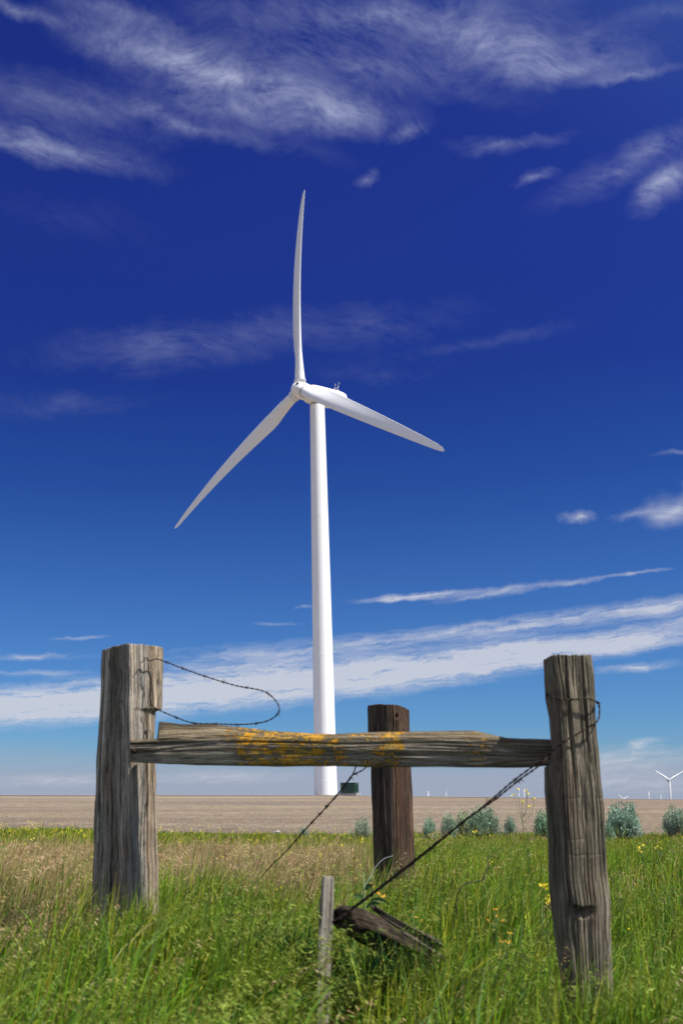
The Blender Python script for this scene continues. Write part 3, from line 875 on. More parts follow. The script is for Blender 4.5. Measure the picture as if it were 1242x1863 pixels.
# wire round the near post and down to the stake
yf = lambda px: YA - .012
wrap = [at(1000, 1268, YA + .10), at(995, 1263, YA + .045), at(1003, 1267, YA + .012), at(1015, 1271, YA - .012), at(1040, 1273, YA - .012), at(1065, 1271, YA - .010), at(1083, 1276, YA - .004), at(1089, 1284, YA + .02), at(1089, 1304, YA + .01), at(1082, 1316, YA - .008), at(1062, 1328, YA - .012), at(1038, 1342, YA - .012), at(1018, 1354, YA - .012), at(1004, 1366, YA + .00), at(985, 1382, YA + .015),
        at(962, 1399, YA + .03), at(930, 1423, 3.77), at(892, 1456, 3.81), at(850, 1490, 3.86), at(790, 1536, 3.93), at(720, 1591, 4.02), at(660, 1637, 4.10), at(618, 1668, 4.135), at(596, 1682, 4.14), at(578, 1691, 4.14), at(570, 1697, 4.18)]
second = [at(1002, 1371, YA + .035), at(976, 1396, YA + .02), at(945, 1418, 3.75), at(900, 1454, 3.80), at(872, 1474, 3.83), at(846, 1491, 3.855), at(790, 1539, 3.93), at(720, 1594, 4.02), at(655, 1644, 4.11), at(615, 1673, 4.125)]
barbed('barbed_wire', [wrap, second], 'doubled rusty barbed wire running from the near post down to the thin stake', r=.0019)

# far wire behind the rail
bk = rail_pt(646, 1392, .09)
w3 = [rail_pt(652, 1372, .125), rail_pt(648, 1390, .13), at(641, 1409, 4.36), at(622, 1436, 4.55), at(590, 1472, 4.85), at(556, 1508, 5.2), at(520, 1549, 5.6), at(496, 1572, 5.85), at(480, 1590, 6.0), at(466, 1606, 6.1)]
w3b = [rail_pt(672, 1388, .12), at(662, 1399, 4.33), at(650, 1406, 4.36), at(638, 1413, 4.40), at(620, 1438, 4.57), at(588, 1474, 4.87), at(550, 1515, 5.26)]
barbed('barbed_wire', [w3, w3b], 'thin barbed wire slanting from under the rail into dry grass left of the rear post', r=.0018, barb_every=.15)

mb = MB()
cw = spline([at(885, 1560, 4.9), at(888, 1572, 4.88), at(882, 1588, 4.85), at(878, 1600, 4.85), at(862, 1605, 4.84), at(845, 1609, 4.83), at(834, 1622, 4.82), at(830, 1645, 4.82), at(831, 1672, 4.82)], .01)
mb.tube(cw, .0026, 6)
tag(link('loose_wire', mb.mesh('loose_wire'), M_WIRE), 'single rusty wire curling up out of green grass left of the near post', 'wire')

# ------------------------------------------------------------------ wind turbines
def mat_white():
    m, nt, b = material('white_turbine_paint')
    co = nt.n('ShaderNodeTexCoord').outputs['Object']
    n = nt.noise(co, .35, 5, .6); st = nt.noise(nt.vmath('MULTIPLY', co, (3, 3, .12)), 1, 4, .6)
    c = nt.mix(nt.rng(n, .4, .7, 0, .35), (.84, .845, .85), (.79, .795, .79))
    c = nt.mix(nt.rng(st, .58, .8, 0, .22), c, (.66, .64, .60))
    nt.set(b.inputs['Base Color'], c); b.inputs['Roughness'].default_value = .38; b.inputs['Specular IOR Level'].default_value = .4
    return m


M_WHITE = mat_white()
M_SEAM = mat_simple('grey_seam', (.36, .36, .35), .6, .2, 2)
M_BLACK = mat_simple('black_hatch', (.012, .012, .014), .6, .2, 2)
M_GREASE = mat_simple('brown_grease', (.20, .12, .07), .7, .5, 2)

TP = Vector((15.65, 193.0, 1.30)); HUBZ = 79.64 + 1.714
PSI, PHI, RR, CONE, BEND, OV, TILT = -.905, -.0446, 46.3, .1458, .1078, 4.56, .045
AXV = Vector((math.sin(PSI) * math.cos(TILT), -math.cos(PSI) * math.cos(TILT), math.sin(TILT)))
HV = AXV.cross(Vector((0, 0, 1))).normalized(); VV = HV.cross(AXV)


def blade_mesh(ang, seg=44, n=22, R=RR):
    r_ = HV * math.sin(ang) + VV * math.cos(ang)
    e_t = -(HV * math.cos(ang) - VV * math.sin(ang))
    tc = [0, .045, .075, .12, .20, .30, .45, .60, .75, .88, .95, .985, 1.0]
    ch = [2.15, 2.15, 2.25, 2.65, 3.35, 3.25, 2.85, 2.45, 1.95, 1.45, 1.10, .72, .14]
    th = [2.15, 2.15, 2.05, 1.75, 1.25, .95, .66, .46, .32, .21, .14, .09, .03]
    tw = [22, 22, 22, 21, 17, 12, 8, 5, 3, 1.5, 1, .5, 0]
    V = []; 
    T = np.concatenate([np.linspace(.026, .12, 8)[:-1], np.linspace(.12, .94, seg - 16), np.linspace(.94, 1, 9)[1:]])
    for t in T:
        c = np.interp(t, tc, ch); h = np.interp(t, tc, th); be = math.radians(np.interp(t, tc, tw) + 2)
        cen = r_ * (R * t) + AXV * (CONE * R * t - BEND * R * t * t)
        cd = e_t * math.cos(be) + AXV * math.sin(be); nd = AXV * math.cos(be) - e_t * math.sin(be)
        rnd = float(np.clip(1 - (t - .045) / .14, 0, 1))            # 1 round root, 0 aerofoil
        for k in range(n):
            q = 2 * math.pi * k / n
            xx = math.cos(q); yy = math.sin(q)
            # aerofoil: blunt nose, thin tail
            ta = (.5 + .5 * xx) ** .85 * 1.25
            ya = yy * (rnd + (1 - rnd) * min(1.15, ta))
            off = (1 - rnd) * (-.20)
            V.append(cen + cd * ((xx * .5 + off) * c) + nd * (ya * .5 * h))
    m = len(T)
    I = np.arange(m * n).reshape(m, n)
    F = np.stack([I[:-1], np.roll(I, -1, 1)[:-1], np.roll(I, -1, 1)[1:], I[1:]], -1).reshape(-1, 4)
    caps = [tuple(I[-1])]
    me = bpy.data.meshes.new('blade')
    me.from_pydata([tuple(v) for v in V], [], [tuple(f) for f in F.tolist()] + [tuple(int(i) for i in I[0][::-1])] + [tuple(int(i) for i in I[-1])])
    me.polygons.foreach_set('use_smooth', [True] * len(me.polygons)); me.update()
    return me


def loft_sections(secs, mb, close=True):
    n = len(secs[0])
    vs = [p for s_ in secs for p in s_]
    fs = []
    for i in range(len(secs) - 1):
        for k in range(n):
            k2 = (k + 1) % n
            fs.append((i * n + k, (i + 1) * n + k, (i + 1) * n + k2, i * n + k2))
    if close:
        fs.append(tuple(range(n))); fs.append(tuple((len(secs) - 1) * n + k for k in range(n))[::-1])
    mb.add(vs, fs)


def rrect(cx, w, h, zc, ex=4.0, n=28):
    """rounded rectangle section at distance cx along the rotor axis (super-ellipse)"""
    out = []
    for k in range(n):
        q = 2 * math.pi * k / n
        c, s_ = math.cos(q), math.sin(q)
        x = math.copysign(abs(c) ** (2 / ex), c) * w / 2; z = math.copysign(abs(s_) ** (2 / ex), s_) * h / 2
        out.append(AXV * cx + HV * x + VV * (z + zc))
    return out


hub_c = Vector((0, 0, HUBZ - TP.z)) + AXV * OV            # relative to the tower base
turb = empty('wind_turbine', TP, 'large white three-bladed wind turbine standing close beyond the field', 'wind turbine')
# tower
prof = [(-1.5, 2.14), (0, 2.12), (20, 1.98), (40, 1.83), (60, 1.66), (77.9, 1.50)]
V = []; n = 72; hs = np.linspace(-1.5, 77.9, 60)
for h in hs:
    r = np.interp(h, [p[0] for p in prof], [p[1] for p in prof])
    for k in range(n):
        q = 2 * math.pi * k / n; V.append((r * math.cos(q), r * math.sin(q), h))
I = np.arange(len(hs) * n).reshape(-1, n)
tower = link('tower', mesh_np('tower', V, np.stack([I[:-1], np.roll(I, -1, 1)[:-1], np.roll(I, -1, 1)[1:], I[1:]], -1).reshape(-1, 4)), M_WHITE, turb)
for h in (2.6, 26.0, 54.0):
    mb = MB(); r = float(np.interp(h, [p[0] for p in prof], [p[1] for p in prof]))
    secs = [[Vector((rr * math.cos(2 * math.pi * k / 60), rr * math.sin(2 * math.pi * k / 60), hh)) for k in range(60)] for rr, hh in ((r - .01, h - .10), (r + .012, h - .07), (r + .012, h + .07), (r - .01, h + .10))]
    loft_sections(secs, mb, False)
    link('flange', mb.mesh('flange'), M_WHITE, tower)
# nacelle
mb = MB(); c0 = Vector((0, 0, HUBZ - TP.z))
secs = []
for cx, w, h, zc in ((2.75, 2.7, 2.7, 0), (2.6, 3.0, 3.0, 0), (1.9, 3.35, 3.45, .0), (.5, 3.5, 3.7, .08), (-2.5, 3.5, 3.8, .35), (-4.6, 3.45, 3.5, .70), (-6.2, 3.35, 3.0, 1.0), (-6.9, 3.2, 2.6, 1.06), (-7.25, 2.9, 2.1, 1.05), (-7.35, 2.3, 1.5, 1.03)):
    secs.append([c0 + p for p in rrect(cx, w, h, zc, 4.2)])
loft_sections(secs, mb)
nac = link('nacelle', mb.mesh('nacelle'), M_WHITE, turb)
mb = MB()
loft_sections([[c0 + p for p in rrect(cx, w, h, 1.78 + zz, 3)] for cx, w, h, zz in ((1.0, 1.3, .1, -.05), (.7, 1.5, .5, .02), (-.2, 1.5, .5, .02), (-.8, 1.3, .1, -.05))], mb)
link('roof_hatch', mb.mesh('roof_hatch'), M_WHITE, nac)
mb = MB()
loft_sections([[c0 + p for p in rrect(cx, w, .30, zz, 4)] for cx, w, zz in ((1.6, 3.50, -.3), (.5, 3.57, -.25), (-2.5, 3.57, .0), (-4.6, 3.51, .3), (-6.2, 3.42, .55))], mb)
link('seam_band', mb.mesh('seam_band'), M_WHITE, nac)
# weather mast
mast = MB()
for sx in (-.55, .55):
    b0 = c0 + AXV * (-5.2) + HV * sx + VV * 2.35
    tp = b0 + VV * 2.1 - AXV * .5
    mast.tube([b0, b0.lerp(tp, .5), tp], .055, 6)
    mast.tube([b0 + AXV * .8, tp - VV * .5], .045, 6)
    mast.tube([tp - HV * .35, tp + HV * .35], .04, 6)
    mast.tube([tp, tp + VV * .35], .07, 6)
mast.tube([c0 + AXV * (-5.5) - HV * .55 + VV * 3.6, c0 + AXV * (-5.5) + HV * .55 + VV * 3.6], .045, 6)
mast.tube([c0 + AXV * (-5.9) + VV * 2.2, c0 + AXV * (-5.9) + VV * 3.3], .22, 8)
link('weather_mast', mast.mesh('weather_mast'), M_SEAM, nac)
# spinner
mb = MB(); secs = []
for cx, r in ((-1.85, 1.55), (-1.8, 1.68), (-.8, 1.78), (.3, 1.74), (1.0, 1.55), (1.6, 1.18), (1.95, .78), (2.15, .40), (2.2, .08)):
    secs.append([hub_c + AXV * cx + (HV * math.cos(2 * math.pi * k / 40) + VV * math.sin(2 * math.pi * k / 40)) * r for k in range(40)])
loft_sections(secs, mb)
spin = link('spinner', mb.mesh('spinner'), M_WHITE, turb)
# dark opening in the nose
hd = (AXV * .70 + VV * .36 - HV * .58).normalized()
hp = hub_c + AXV * 1.62 + VV * .62 - HV * .86
mb = MB(); a_ = hd.cross(VV).normalized(); b_ = hd.cross(a_)
mb.add([hp + hd * .18 + a_ * math.cos(q) * .34 + b_ * math.sin(q) * .24 for q in np.linspace(0, 6.283, 17)[:-1]] + [hp - hd * .3 + a_ * math.cos(q) * .34 + b_ * math.sin(q) * .24 for q in np.linspace(0, 6.283, 17)[:-1]],
       [tuple(range(16))] + [(k, (k + 1) % 16, 16 + (k + 1) % 16, 16 + k) for k in range(16)])
link('nose_hatch', mb.mesh('nose_hatch'), M_BLACK, spin)
for k in range(3):
    ang = PHI + k * 2 * math.pi / 3
    bo = link('blade', blade_mesh(ang), M_WHITE, turb); bo.location = hub_c
    r_ = HV * math.sin(ang) + VV * math.cos(ang)
    mb = MB()
    cb = [hub_c + r_ * t + AXV * (CONE * t) for t in (1.2, 1.95, 1.98, 2.08, 2.11)]
    mb.tube(cb, [1.24, 1.20, 1.24, 1.24, 1.19], 32)
    link('blade_collar', mb.mesh('blade_collar'), M_WHITE, turb)
    mb = MB(); mb.tube([hub_c + r_ * t + AXV * (CONE * t) for t in (2.10, 2.16)], [1.225, 1.225], 32)
    link('collar_seal', mb.mesh('collar_seal'), M_SEAM, spin)

# distant turbines: hub pixel, apparent blade length in pixels, rotor angle, yaw
def far_turbine(px, py, bl, rot, yaw, label, length=41.0):
    D = length * F_PX / bl
    hub = at(px, py, D)
    base = float(terrain(hub.x, hub.y))
    hgt = hub.z - base
    root = empty('distant_wind_turbine', (hub.x, hub.y, base), label, 'wind turbine', 'distant wind turbines on the horizon')
    mb = MB(); mb.tube([(0, 0, -2), (0, 0, hgt * .5), (0, 0, hgt - 1.6)], [2.4, 2.0, 1.5], 14)
    link('tower', mb.mesh('tower'), M_WHITE, root)
    ax = Vector((math.sin(yaw), -math.cos(yaw), 0)); hv = Vector((math.cos(yaw), math.sin(yaw), 0)); vv = Vector((0, 0, 1))
    mb = MB(); c = Vector((0, 0, hgt)); 
    mb.tube([c - ax * 7, c - ax * 6, c + ax * 2, c + ax * 5, c + ax * 6.2], [1.2, 1.8, 1.9, 1.7, .4], 12)
    link('nacelle', mb.mesh('nacelle'), M_WHITE, root)
    for k in range(3):
        a = rot + k * 2.0944
        d = hv * math.sin(a) + vv * math.cos(a); e = (hv * math.cos(a) - vv * math.sin(a))
        hc = c + ax * 4
        vs = []; ts = (0.02, .1, .22, .5, .8, .97, 1.0); cw = (1.1, 1.3, 1.9, 1.5, 1.0, .6, .1)
        secs = []
        for t, w in zip(ts, cw):
            p = hc + d * t * length + ax * (1.2 * t)
            secs.append([p + e * w, p + ax * w * .35, p - e * w, p - ax * w * .35])
        m2 = MB(); loft_sections(secs, m2)
        link('blade', m2.mesh('blade'), M_WHITE, root)
    return root


far_turbine(1215, 1419, 31.5, -1.02, .15, 'largest far white turbine standing above the field right of the near post')
far_turbine(1179, 1441.5, 9, .1, 1.3, 'small distant turbine just left of the largest far turbine')
far_turbine(1201, 1447, 7, .5, 1.2, 'tiny distant turbine beside the tower of the largest far turbine')
far_turbine(1132, 1453.5, 13, -.9, .3, 'far turbine with only its rotor tips above the ridge near the right sagebrush')
far_turbine(952.5, 1437, 10, .15, 1.25, 'far turbine behind the tall yellow mustard flower')
far_turbine(942.5, 1440, 9, .6, 1.2, 'faint far turbine touching the left side of the tall mustard flower')
far_turbine(811, 1442.5, 6.5, .55, 1.0, 'tiny far turbine with stubby blades midway between rear post and near post')
far_turbine(778, 1441, 14, -.04, 1.42, 'far turbine with one blade straight up, closest to the rear post')
far_turbine(655, 1450, 9, -.1, .8, 'far turbine showing one blade tip beside the green cabinet')

# ------------------------------------------------------------------ transformer cabinet
M_GREEN = mat_simple('dark_green_enamel', (.020, .055, .040), .45, .2, 3)
M_GREEN2 = mat_simple('dull_green_enamel', (.028, .070, .050), .5, .2, 3)
bx, by = xat(636, 184, 1.3), 184.0
bz = surf(bx, by) + .1
cab = empty('transformer_cabinet', (bx, by, bz), 'dark green transformer cabinet at the foot of the large turbine', 'utility cabinet')
cab.rotation_euler = (0, 0, math.radians(-24))
mb = MB(); mb.box((0, 0, .12), (3.1, 2.2, .5)); link('plinth', mb.mesh('plinth', False), M_GRAVEL, cab)
mb = MB(); mb.box((0, 0, 1.22), (2.7, 1.9, 1.7)); link('body', mb.mesh('body', False), M_GREEN2, cab)
mb = MB(); mb.box((0, -.02, 2.12), (2.8, 2.05, .10)); link('lid', mb.mesh('lid', False), M_GREEN2, cab)
for sx in (-.66, .66):
    mb = MB(); mb.box((sx, -.99, 1.22), (1.2, .08, 1.5)); dd = link('door', mb.mesh('door', False), M_GREEN, cab)
    mb = MB(); mb.box((sx * .3, -1.06, 1.25), (.08, .06, .35)); link('handle', mb.mesh('handle', False), M_BLACK, dd)
for k in range(5):
    mb = MB(); mb.box((1.39, -.7 + k * .35, 1.22), (.08, .05, 1.3)); link('cooling_fin', mb.mesh('cooling_fin', False), M_GREEN2, cab)


# ------------------------------------------------------------------ grass
def mat_leaf(name, trans=.35, rough=.55, spec=.12):
    m, nt, b = material(name)
    a = nt.n('ShaderNodeAttribute', attribute_name='tint').outputs['Color']
    nt.set(b.inputs['Base Color'], a); b.inputs['Roughness'].default_value = rough; b.inputs['Specular IOR Level'].default_value = spec
    tr = nt.n('ShaderNodeBsdfTranslucent'); nt.set(tr.inputs[0], nt.vmath('MULTIPLY', a, (1.25, 1.25, .8)))
    mx = nt.n('ShaderNodeMixShader', ins={0: trans})
    nt.t.links.new(b.outputs[0], mx.inputs[1]); nt.t.links.new(tr.outputs[0], mx.inputs[2])
    nt.t.links.new(mx.outputs[0], nt.t.nodes['Material Output'].inputs[0])
    return m


M_GRASS = mat_leaf('grass_blade', .18)

G_GREEN = np.array([[.066, .185, .008], [.100, .230, .010], [.034, .125, .010], [.135, .235, .012], [.058, .165, .018]])
G_BLUEGREEN = np.array([[.07, .155, .05], [.09, .17, .065]])
G_YELLOW = np.array([[.27, .29, .020], [.22, .27, .018], [.31, .29, .035]])
G_TAN = np.array([[.36, .27, .13], [.30, .215, .10], [.42, .33, .18], [.26, .18, .10]])
G_PINK = np.array([[.44, .30, .18], [.48, .35, .21], [.36, .24, .14]])


def frustum_xy(n, y0, y1, margin, power=1.0):
    """uniform samples on the ground inside the strip the lens can see, with side margin"""
    ys = []
    out = np.empty((0, 2))
    while len(out) < n:
        y = RNG.uniform(y0, y1, n); x = RNG.uniform(-.26 * y1 - margin, .47 * y1 + margin, n)
        ok = (x > -.26 * y - margin) & (x < .47 * y + margin)
        out = np.concatenate([out, np.stack([x, y], 1)[ok]])
    return out[:n]


def ribbon(roots, h, wid, lean_dir, bend, face, seg, cols, tipcol=None, tip_mix=.35, curl=1.0, kink=None):
    n = len(roots)
    t = np.linspace(0, 1, seg + 1)[None, :, None]
    L = h[:, None, None]; B = bend[:, None, None]
    d = np.stack([np.cos(lean_dir), np.sin(lean_dir), np.zeros(n)], 1)[:, None, :]
    up = np.array([0, 0, 1.])[None, None, :]
    p = roots[:, None, :] + up * L * (t - .42 * B * t ** (2.2)) + d * L * (B * (t ** 1.9) * .85)
    sd = np.stack([np.cos(face), np.sin(face), np.zeros(n)], 1)[:, None, :]
    w = wid[:, None, None] * .5 * (1 - t ** 2.2) * (.75 + .5 * np.sin(np.pi * np.clip(t + .1, 0, 1)))
    w = np.maximum(w, .0004)
    A = p - sd * w; Bq = p + sd * w
    V = np.stack([A, Bq], 2).reshape(-1, 3)                      # n*(seg+1)*2
    I = np.arange(n * (seg + 1) * 2).reshape(n, seg + 1, 2)
    F = np.stack([I[:, :-1, 0], I[:, :-1, 1], I[:, 1:, 1], I[:, 1:, 0]], -1).reshape(-1, 4)
    c = np.broadcast_to(cols[:, None, None, :], (n, seg + 1, 2, 3)).copy()
    if tipcol is not None:
        tm = (t[..., None] ** 1.6) * tip_mix
        c = c * (1 - tm) + tipcol[:, None, None, :] * tm
    C = np.concatenate([c.reshape(-1, 3), np.ones((len(V), 1))], 1)
    return V, F, C, p


def stuff(name, parts, label=None):
    Vs, Fs, Cs = [], [], []
    b = 0
    for V, F, C in parts:
        Vs.append(V); Fs.append(F + b); Cs.append(C); b += len(V)
    o = link(name, mesh_np(name, np.concatenate(Vs), np.concatenate(Fs), True, {'tint': ('FLOAT_COLOR', np.concatenate(Cs))}), M_GRASS)
    return tag(o, label, 'grass' if label else None, kind='stuff')


def pick(pal, n):
    c = pal[RNG.integers(0, len(pal), n)]
    return np.clip(c * RNG.uniform(.72, 1.28, (n, 1)) * RNG.uniform(.92, 1.08, (n, 3)), .004, 1)


WIND = math.radians(12)
STK = (xat(588, 4.16, .3), 4.16)
POSTS = [(post1.bound_box, None)]
BASES = [(-.50, 4.66, .115), (1.42, 3.79, .085), (1.05, 6.6, .13), (STK[0], STK[1] + .01, .045)]


def clear_posts(xy):
    ok = np.ones(len(xy), bool)
    for x, y, r in BASES: ok &= (xy[:, 0] - x) ** 2 + (xy[:, 1] - y) ** 2 > r * r
    return ok


def ground_pts(xy):
    z = np.array([surf(x, y) for x, y in xy])
    return np.concatenate([xy, z[:, None] - .01], 1)


def tan_mask(x, y):
    """where last year's dry brome dominates: band across the middle distance, and the far left"""
    n = fbm(x * .7, y * .45, 3.3, 3)
    band = sstep(5.5, 6.8, y) * (1 - sstep(12.5, 16.5, y)) * (1 - sstep(.1, 1.0, x - .06 * y))
    left = sstep(-.62, -.95, x + .0 * y) * sstep(3.6, 4.6, y) * (1 - sstep(7, 11, y)) * .8
    return np.clip(np.maximum(band * .95, left) + n * .5 * (np.maximum(band, left) > .1), 0, 1)


def short_mask(x, y):
    """trodden patch in front of the stake"""
    dx = x - (STK[0] - .0 + (y - STK[1]) * .055)
    return np.exp(-(dx / .10) ** 2) * sstep(2.4, 3.2, y) * (1 - sstep(4.15, 4.3, y))


def make_grass():
    # foreground, long fresh blades
    xy = frustum_xy(52000, 2.3, 6.6, .9); xy = xy[clear_posts(xy)]
    x, y = xy[:, 0], xy[:, 1]
    tm = tan_mask(x, y); n = len(xy)
    dens = .72 + .5 * fbm(x * 1.6, y * 1.6, 1.0, 3)
    keep = (RNG.random(n) < np.clip(dens + .12 + 1.7 * fbm(x * 3.2, y * 3.2, 21.0, 2), .04, 1)) & (RNG.random(n) > .86 * short_mask(x, y)); xy = xy[keep]; tm = tm[keep]; x, y = xy[:, 0], xy[:, 1]; n = len(xy)
    R = ground_pts(xy)
    clump = fbm(x * 1.9, y * 1.9, 6.0, 3)
    h = (.33 + .30 * clump) * RNG.uniform(.5, 1.25, n) * (1 - .35 * tm) * (1 - .55 * short_mask(x, y))
    h *= 1 + .25 * sstep(-.1, -.7, x) * sstep(4.5, 3.7, y) * sstep(-1.4, -.6, x)
    green = pick(G_GREEN, n) * (1 + 1.3 * fbm(x * 1.5 + 3, y * 1.5, 17.0, 3))[:, None].clip(.42, 1.5); bg = RNG.random(n) < .14; green[bg] = pick(G_BLUEGREEN, bg.sum())
    yl = RNG.random(n) < np.clip(.20 + .6 * fbm(x * .9 + 7, y * .9, 2, 3), .05, .6); green[yl] = pick(G_YELLOW, yl.sum())
    isT = RNG.random(n) < np.clip(tm * .75 + .05, 0, .9); green[isT] = pick(G_TAN, isT.sum())
    wd = (.0028 + .008 * RNG.random(n) ** 2.2) * np.where(isT, .6, 1)
    ld = WIND + RNG.normal(0, .9, n)
    be = np.clip(RNG.gamma(2.2, .20, n), .05, 1.15)
    V, F, C, _ = ribbon(R, h, wd, ld, be, RNG.uniform(0, 6.28, n), 5, green, pick(G_YELLOW, n), .30)
    # a scatter of broad bent leaves among the fine ones
    nb = 620
    xb = frustum_xy(nb, 2.7, 4.6, .6); xb = xb[clear_posts(xb)]; xb = xb[RNG.random(len(xb)) > .95 * short_mask(xb[:, 0], xb[:, 1])]
    nb = len(xb); cb = pick(np.concatenate([G_GREEN, G_BLUEGREEN * 1.2, G_YELLOW * .9]), nb)
    V2, F2, C2, _ = ribbon(ground_pts(xb), RNG.uniform(.32, .56, nb), RNG.uniform(.008, .014, nb), WIND + RNG.normal(0, .8, nb), RNG.uniform(.25, 1.1, nb), RNG.uniform(0, 6.28, nb), 8, cb, pick(G_YELLOW, nb), .25)
    stuff('foreground_grass', [(V, F, C), (V2, F2, C2)], 'long fresh green grass blades bending in the wind in the foreground')

    # dense tussocks standing against the post feet
    parts = []
    for (cx, cy, rad, cnt, h0, h1) in ((1.17, 3.34, .12, 420, .26, .46), (1.38, 3.42, .16, 420, .34, .60), (-.37, 4.16, .16, 700, .26, .44), (-.62, 4.10, .14, 200, .20, .34), (.70, 3.95, .16, 500, .22, .36), (-.02, 3.95, .20, 500, .28, .44), (.95, 3.0, .2, 400, .22, .38)):
        xy = np.stack([RNG.normal(cx, rad * .55, cnt), RNG.normal(cy, rad * .5, cnt)], 1); xy = xy[clear_posts(xy)]; n = len(xy); R = ground_pts(xy)
        col = pick(G_GREEN, n); yl = RNG.random(n) < .25; col[yl] = pick(G_YELLOW, yl.sum())
        V, F, C, P = ribbon(R, RNG.uniform(h0, h1, n), .003 + .007 * RNG.random(n) ** 2, WIND + RNG.normal(0, .8, n), np.clip(RNG.gamma(2.4, .2, n), .05, 1.1), RNG.uniform(0, 6.28, n), 6, col, pick(G_YELLOW, n), .3)
        parts.append((V, F, C))
    for (cx, cy, rad, cnt) in ((.10, 4.24, .15, 520), (.24, 4.30, .10, 260), (.55, 4.18, .13, 300)):  # wide-leaved weeds beside the stake, coloured dark to stand in for shade
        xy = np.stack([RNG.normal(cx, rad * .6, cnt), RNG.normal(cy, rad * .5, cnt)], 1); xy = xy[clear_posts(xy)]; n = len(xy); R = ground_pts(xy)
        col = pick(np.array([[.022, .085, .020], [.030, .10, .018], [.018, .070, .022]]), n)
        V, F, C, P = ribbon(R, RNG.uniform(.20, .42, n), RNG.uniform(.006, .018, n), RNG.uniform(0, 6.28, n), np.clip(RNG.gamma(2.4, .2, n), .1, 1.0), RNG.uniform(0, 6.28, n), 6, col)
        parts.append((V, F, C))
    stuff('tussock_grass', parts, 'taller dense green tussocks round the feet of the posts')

    # broader leaves, few
    # cheatgrass heads: bent stem with hanging spikelets
    parts = []
    for (nn, y0, y1, dry) in ((2600, 2.4, 4.2, .16), (2200, 4.0, 6.8, .25), (1500, 6.2, 11, .45)):
        xy = frustum_xy(nn, y0, y1, .7); xy = xy[clear_posts(xy)]
        xy = xy[RNG.random(len(xy)) > .97 * short_mask(xy[:, 0], xy[:, 1])]
        x, y = xy[:, 0], xy[:, 1]
        kp = RNG.random(len(xy)) < np.clip(.50 + 1.5 * fbm(x * 1.6, y * 1.6, 12.0, 3), .04, 1); xy = xy[kp]
        n = len(xy); R = ground_pts(xy); x, y = xy[:, 0], xy[:, 1]
        tm = tan_mask(x, y)
        h = RNG.uniform(.36, .58, n) * (1 - .25 * tm) * (1 + .12 * np.exp(-((x - 1.2) ** 2 + (y - 3.35) ** 2) / .06))
        ld = WIND + RNG.normal(0, .45, n); be = RNG.uniform(.45, 1.05, n)
        isd = RNG.random(n) < np.clip(dry * .28 + tm * .8, 0, .95)
        col = pick(np.array([[.150, .225, .028], [.20, .255, .045], [.11, .185, .022], [.20, .235, .045]]), n); col[isd] = pick(np.concatenate([G_TAN, G_PINK]), isd.sum())
        V, F, C, P = ribbon(R, h, np.full(n, .0018), ld, be, RNG.uniform(0, 6.28, n), 7, col * .8)
        parts.append((V, F, C))
        # spikelets
        m = 34
        base = P[:, 4:8]                                       # last nodes
        q = RNG.uniform(0, 3, (n, m)); qi = np.clip(q.astype(int), 0, 2); fr = (q - qi)[..., None]
        ar = np.arange(n)[:, None]
        b0 = base[ar, qi] * (1 - fr) + base[ar, qi + 1] * fr
        dirn = np.stack([np.cos(ld), np.sin(ld), np.full(n, -.55)], 1)[:, None, :] + RNG.normal(0, .50, (n, m, 3))
        dirn /= np.linalg.norm(dirn, axis=2)[..., None]
        L = RNG.uniform(.010, .032, (n, m, 1))
        ped = RNG.uniform(.004, .038, (n, m, 1))
        s0 = b0 + dirn * ped * .5 + np.array([0, 0, -.2]) * ped
        tip = s0 + dirn * L
        sdv = np.cross(dirn, RNG.normal(size=(n, m, 3))); sdv /= np.linalg.norm(sdv, axis=2)[..., None] + 1e-6
        mid = s0 + dirn * L * .38; w = RNG.uniform(.0011, .0022, (n, m, 1))
        V = np.stack([s0, mid + sdv * w, tip, mid - sdv * w], 2).reshape(-1, 3)
        F = np.arange(len(V)).reshape(-1, 4)
        cc = np.repeat((col * np.array([1.1, 1.05, 1.05]))[:, None, :], m * 4, 1).reshape(-1, 3) * RNG.uniform(.8, 1.25, (len(V) // 4, 1)).repeat(4, 0)
        parts.append((V, F, np.concatenate([np.clip(cc, 0, .6), np.ones((len(V), 1))], 1)))
    stuff('seeding_brome_grass', parts, 'nodding pale green and tan brome seed heads among the grass')

    # middle distance
    xy = frustum_xy(62000, 5.8, 13.5, 1.2); xy = xy[clear_posts(xy)]
    x, y = xy[:, 0], xy[:, 1]; n = len(xy); tm = tan_mask(x, y)
    R = ground_pts(xy)
    h = (.20 + .12 * fbm(x * .9, y * .9, 6.0, 3)) * RNG.uniform(.5, 1.3, n) * (1 - .15 * tm) * (1 + .25 * tm * (RNG.random(n) < .5))
    col = pick(G_GREEN * 1.05, n); yl = RNG.random(n) < np.clip(.30 + .5 * fbm(x * .5 + 7, y * .5, 2, 3), .05, .7); col[yl] = pick(G_YELLOW, yl.sum())
    isT = RNG.random(n) < np.clip(tm * 1.35 + .06, 0, .97); col[isT] = pick(np.concatenate([G_TAN, G_TAN * 1.1, G_PINK]), isT.sum())
    V, F, C, _ = ribbon(R, h, RNG.uniform(.004, .008, n) * np.where(isT, .7, 1), WIND + RNG.normal(0, .9, n), np.clip(RNG.gamma(2.0, .2, n), .05, 1.1), RNG.uniform(0, 6.28, n), 4, col, pick(G_YELLOW, n), .3)
    stuff('meadow_grass', [(V, F, C)], 'mixed green and dry pinkish grass behind the fence posts')

    # far strip up to the field edge
    xy = frustum_xy(85000, 12.5, 26.5, 2.5)
    x, y = xy[:, 0], xy[:, 1]
    edge = 25.6 + 1.2 * fbm(x * .5, 3.0, 1, 3) + .8 * sstep(-2, -6, x)
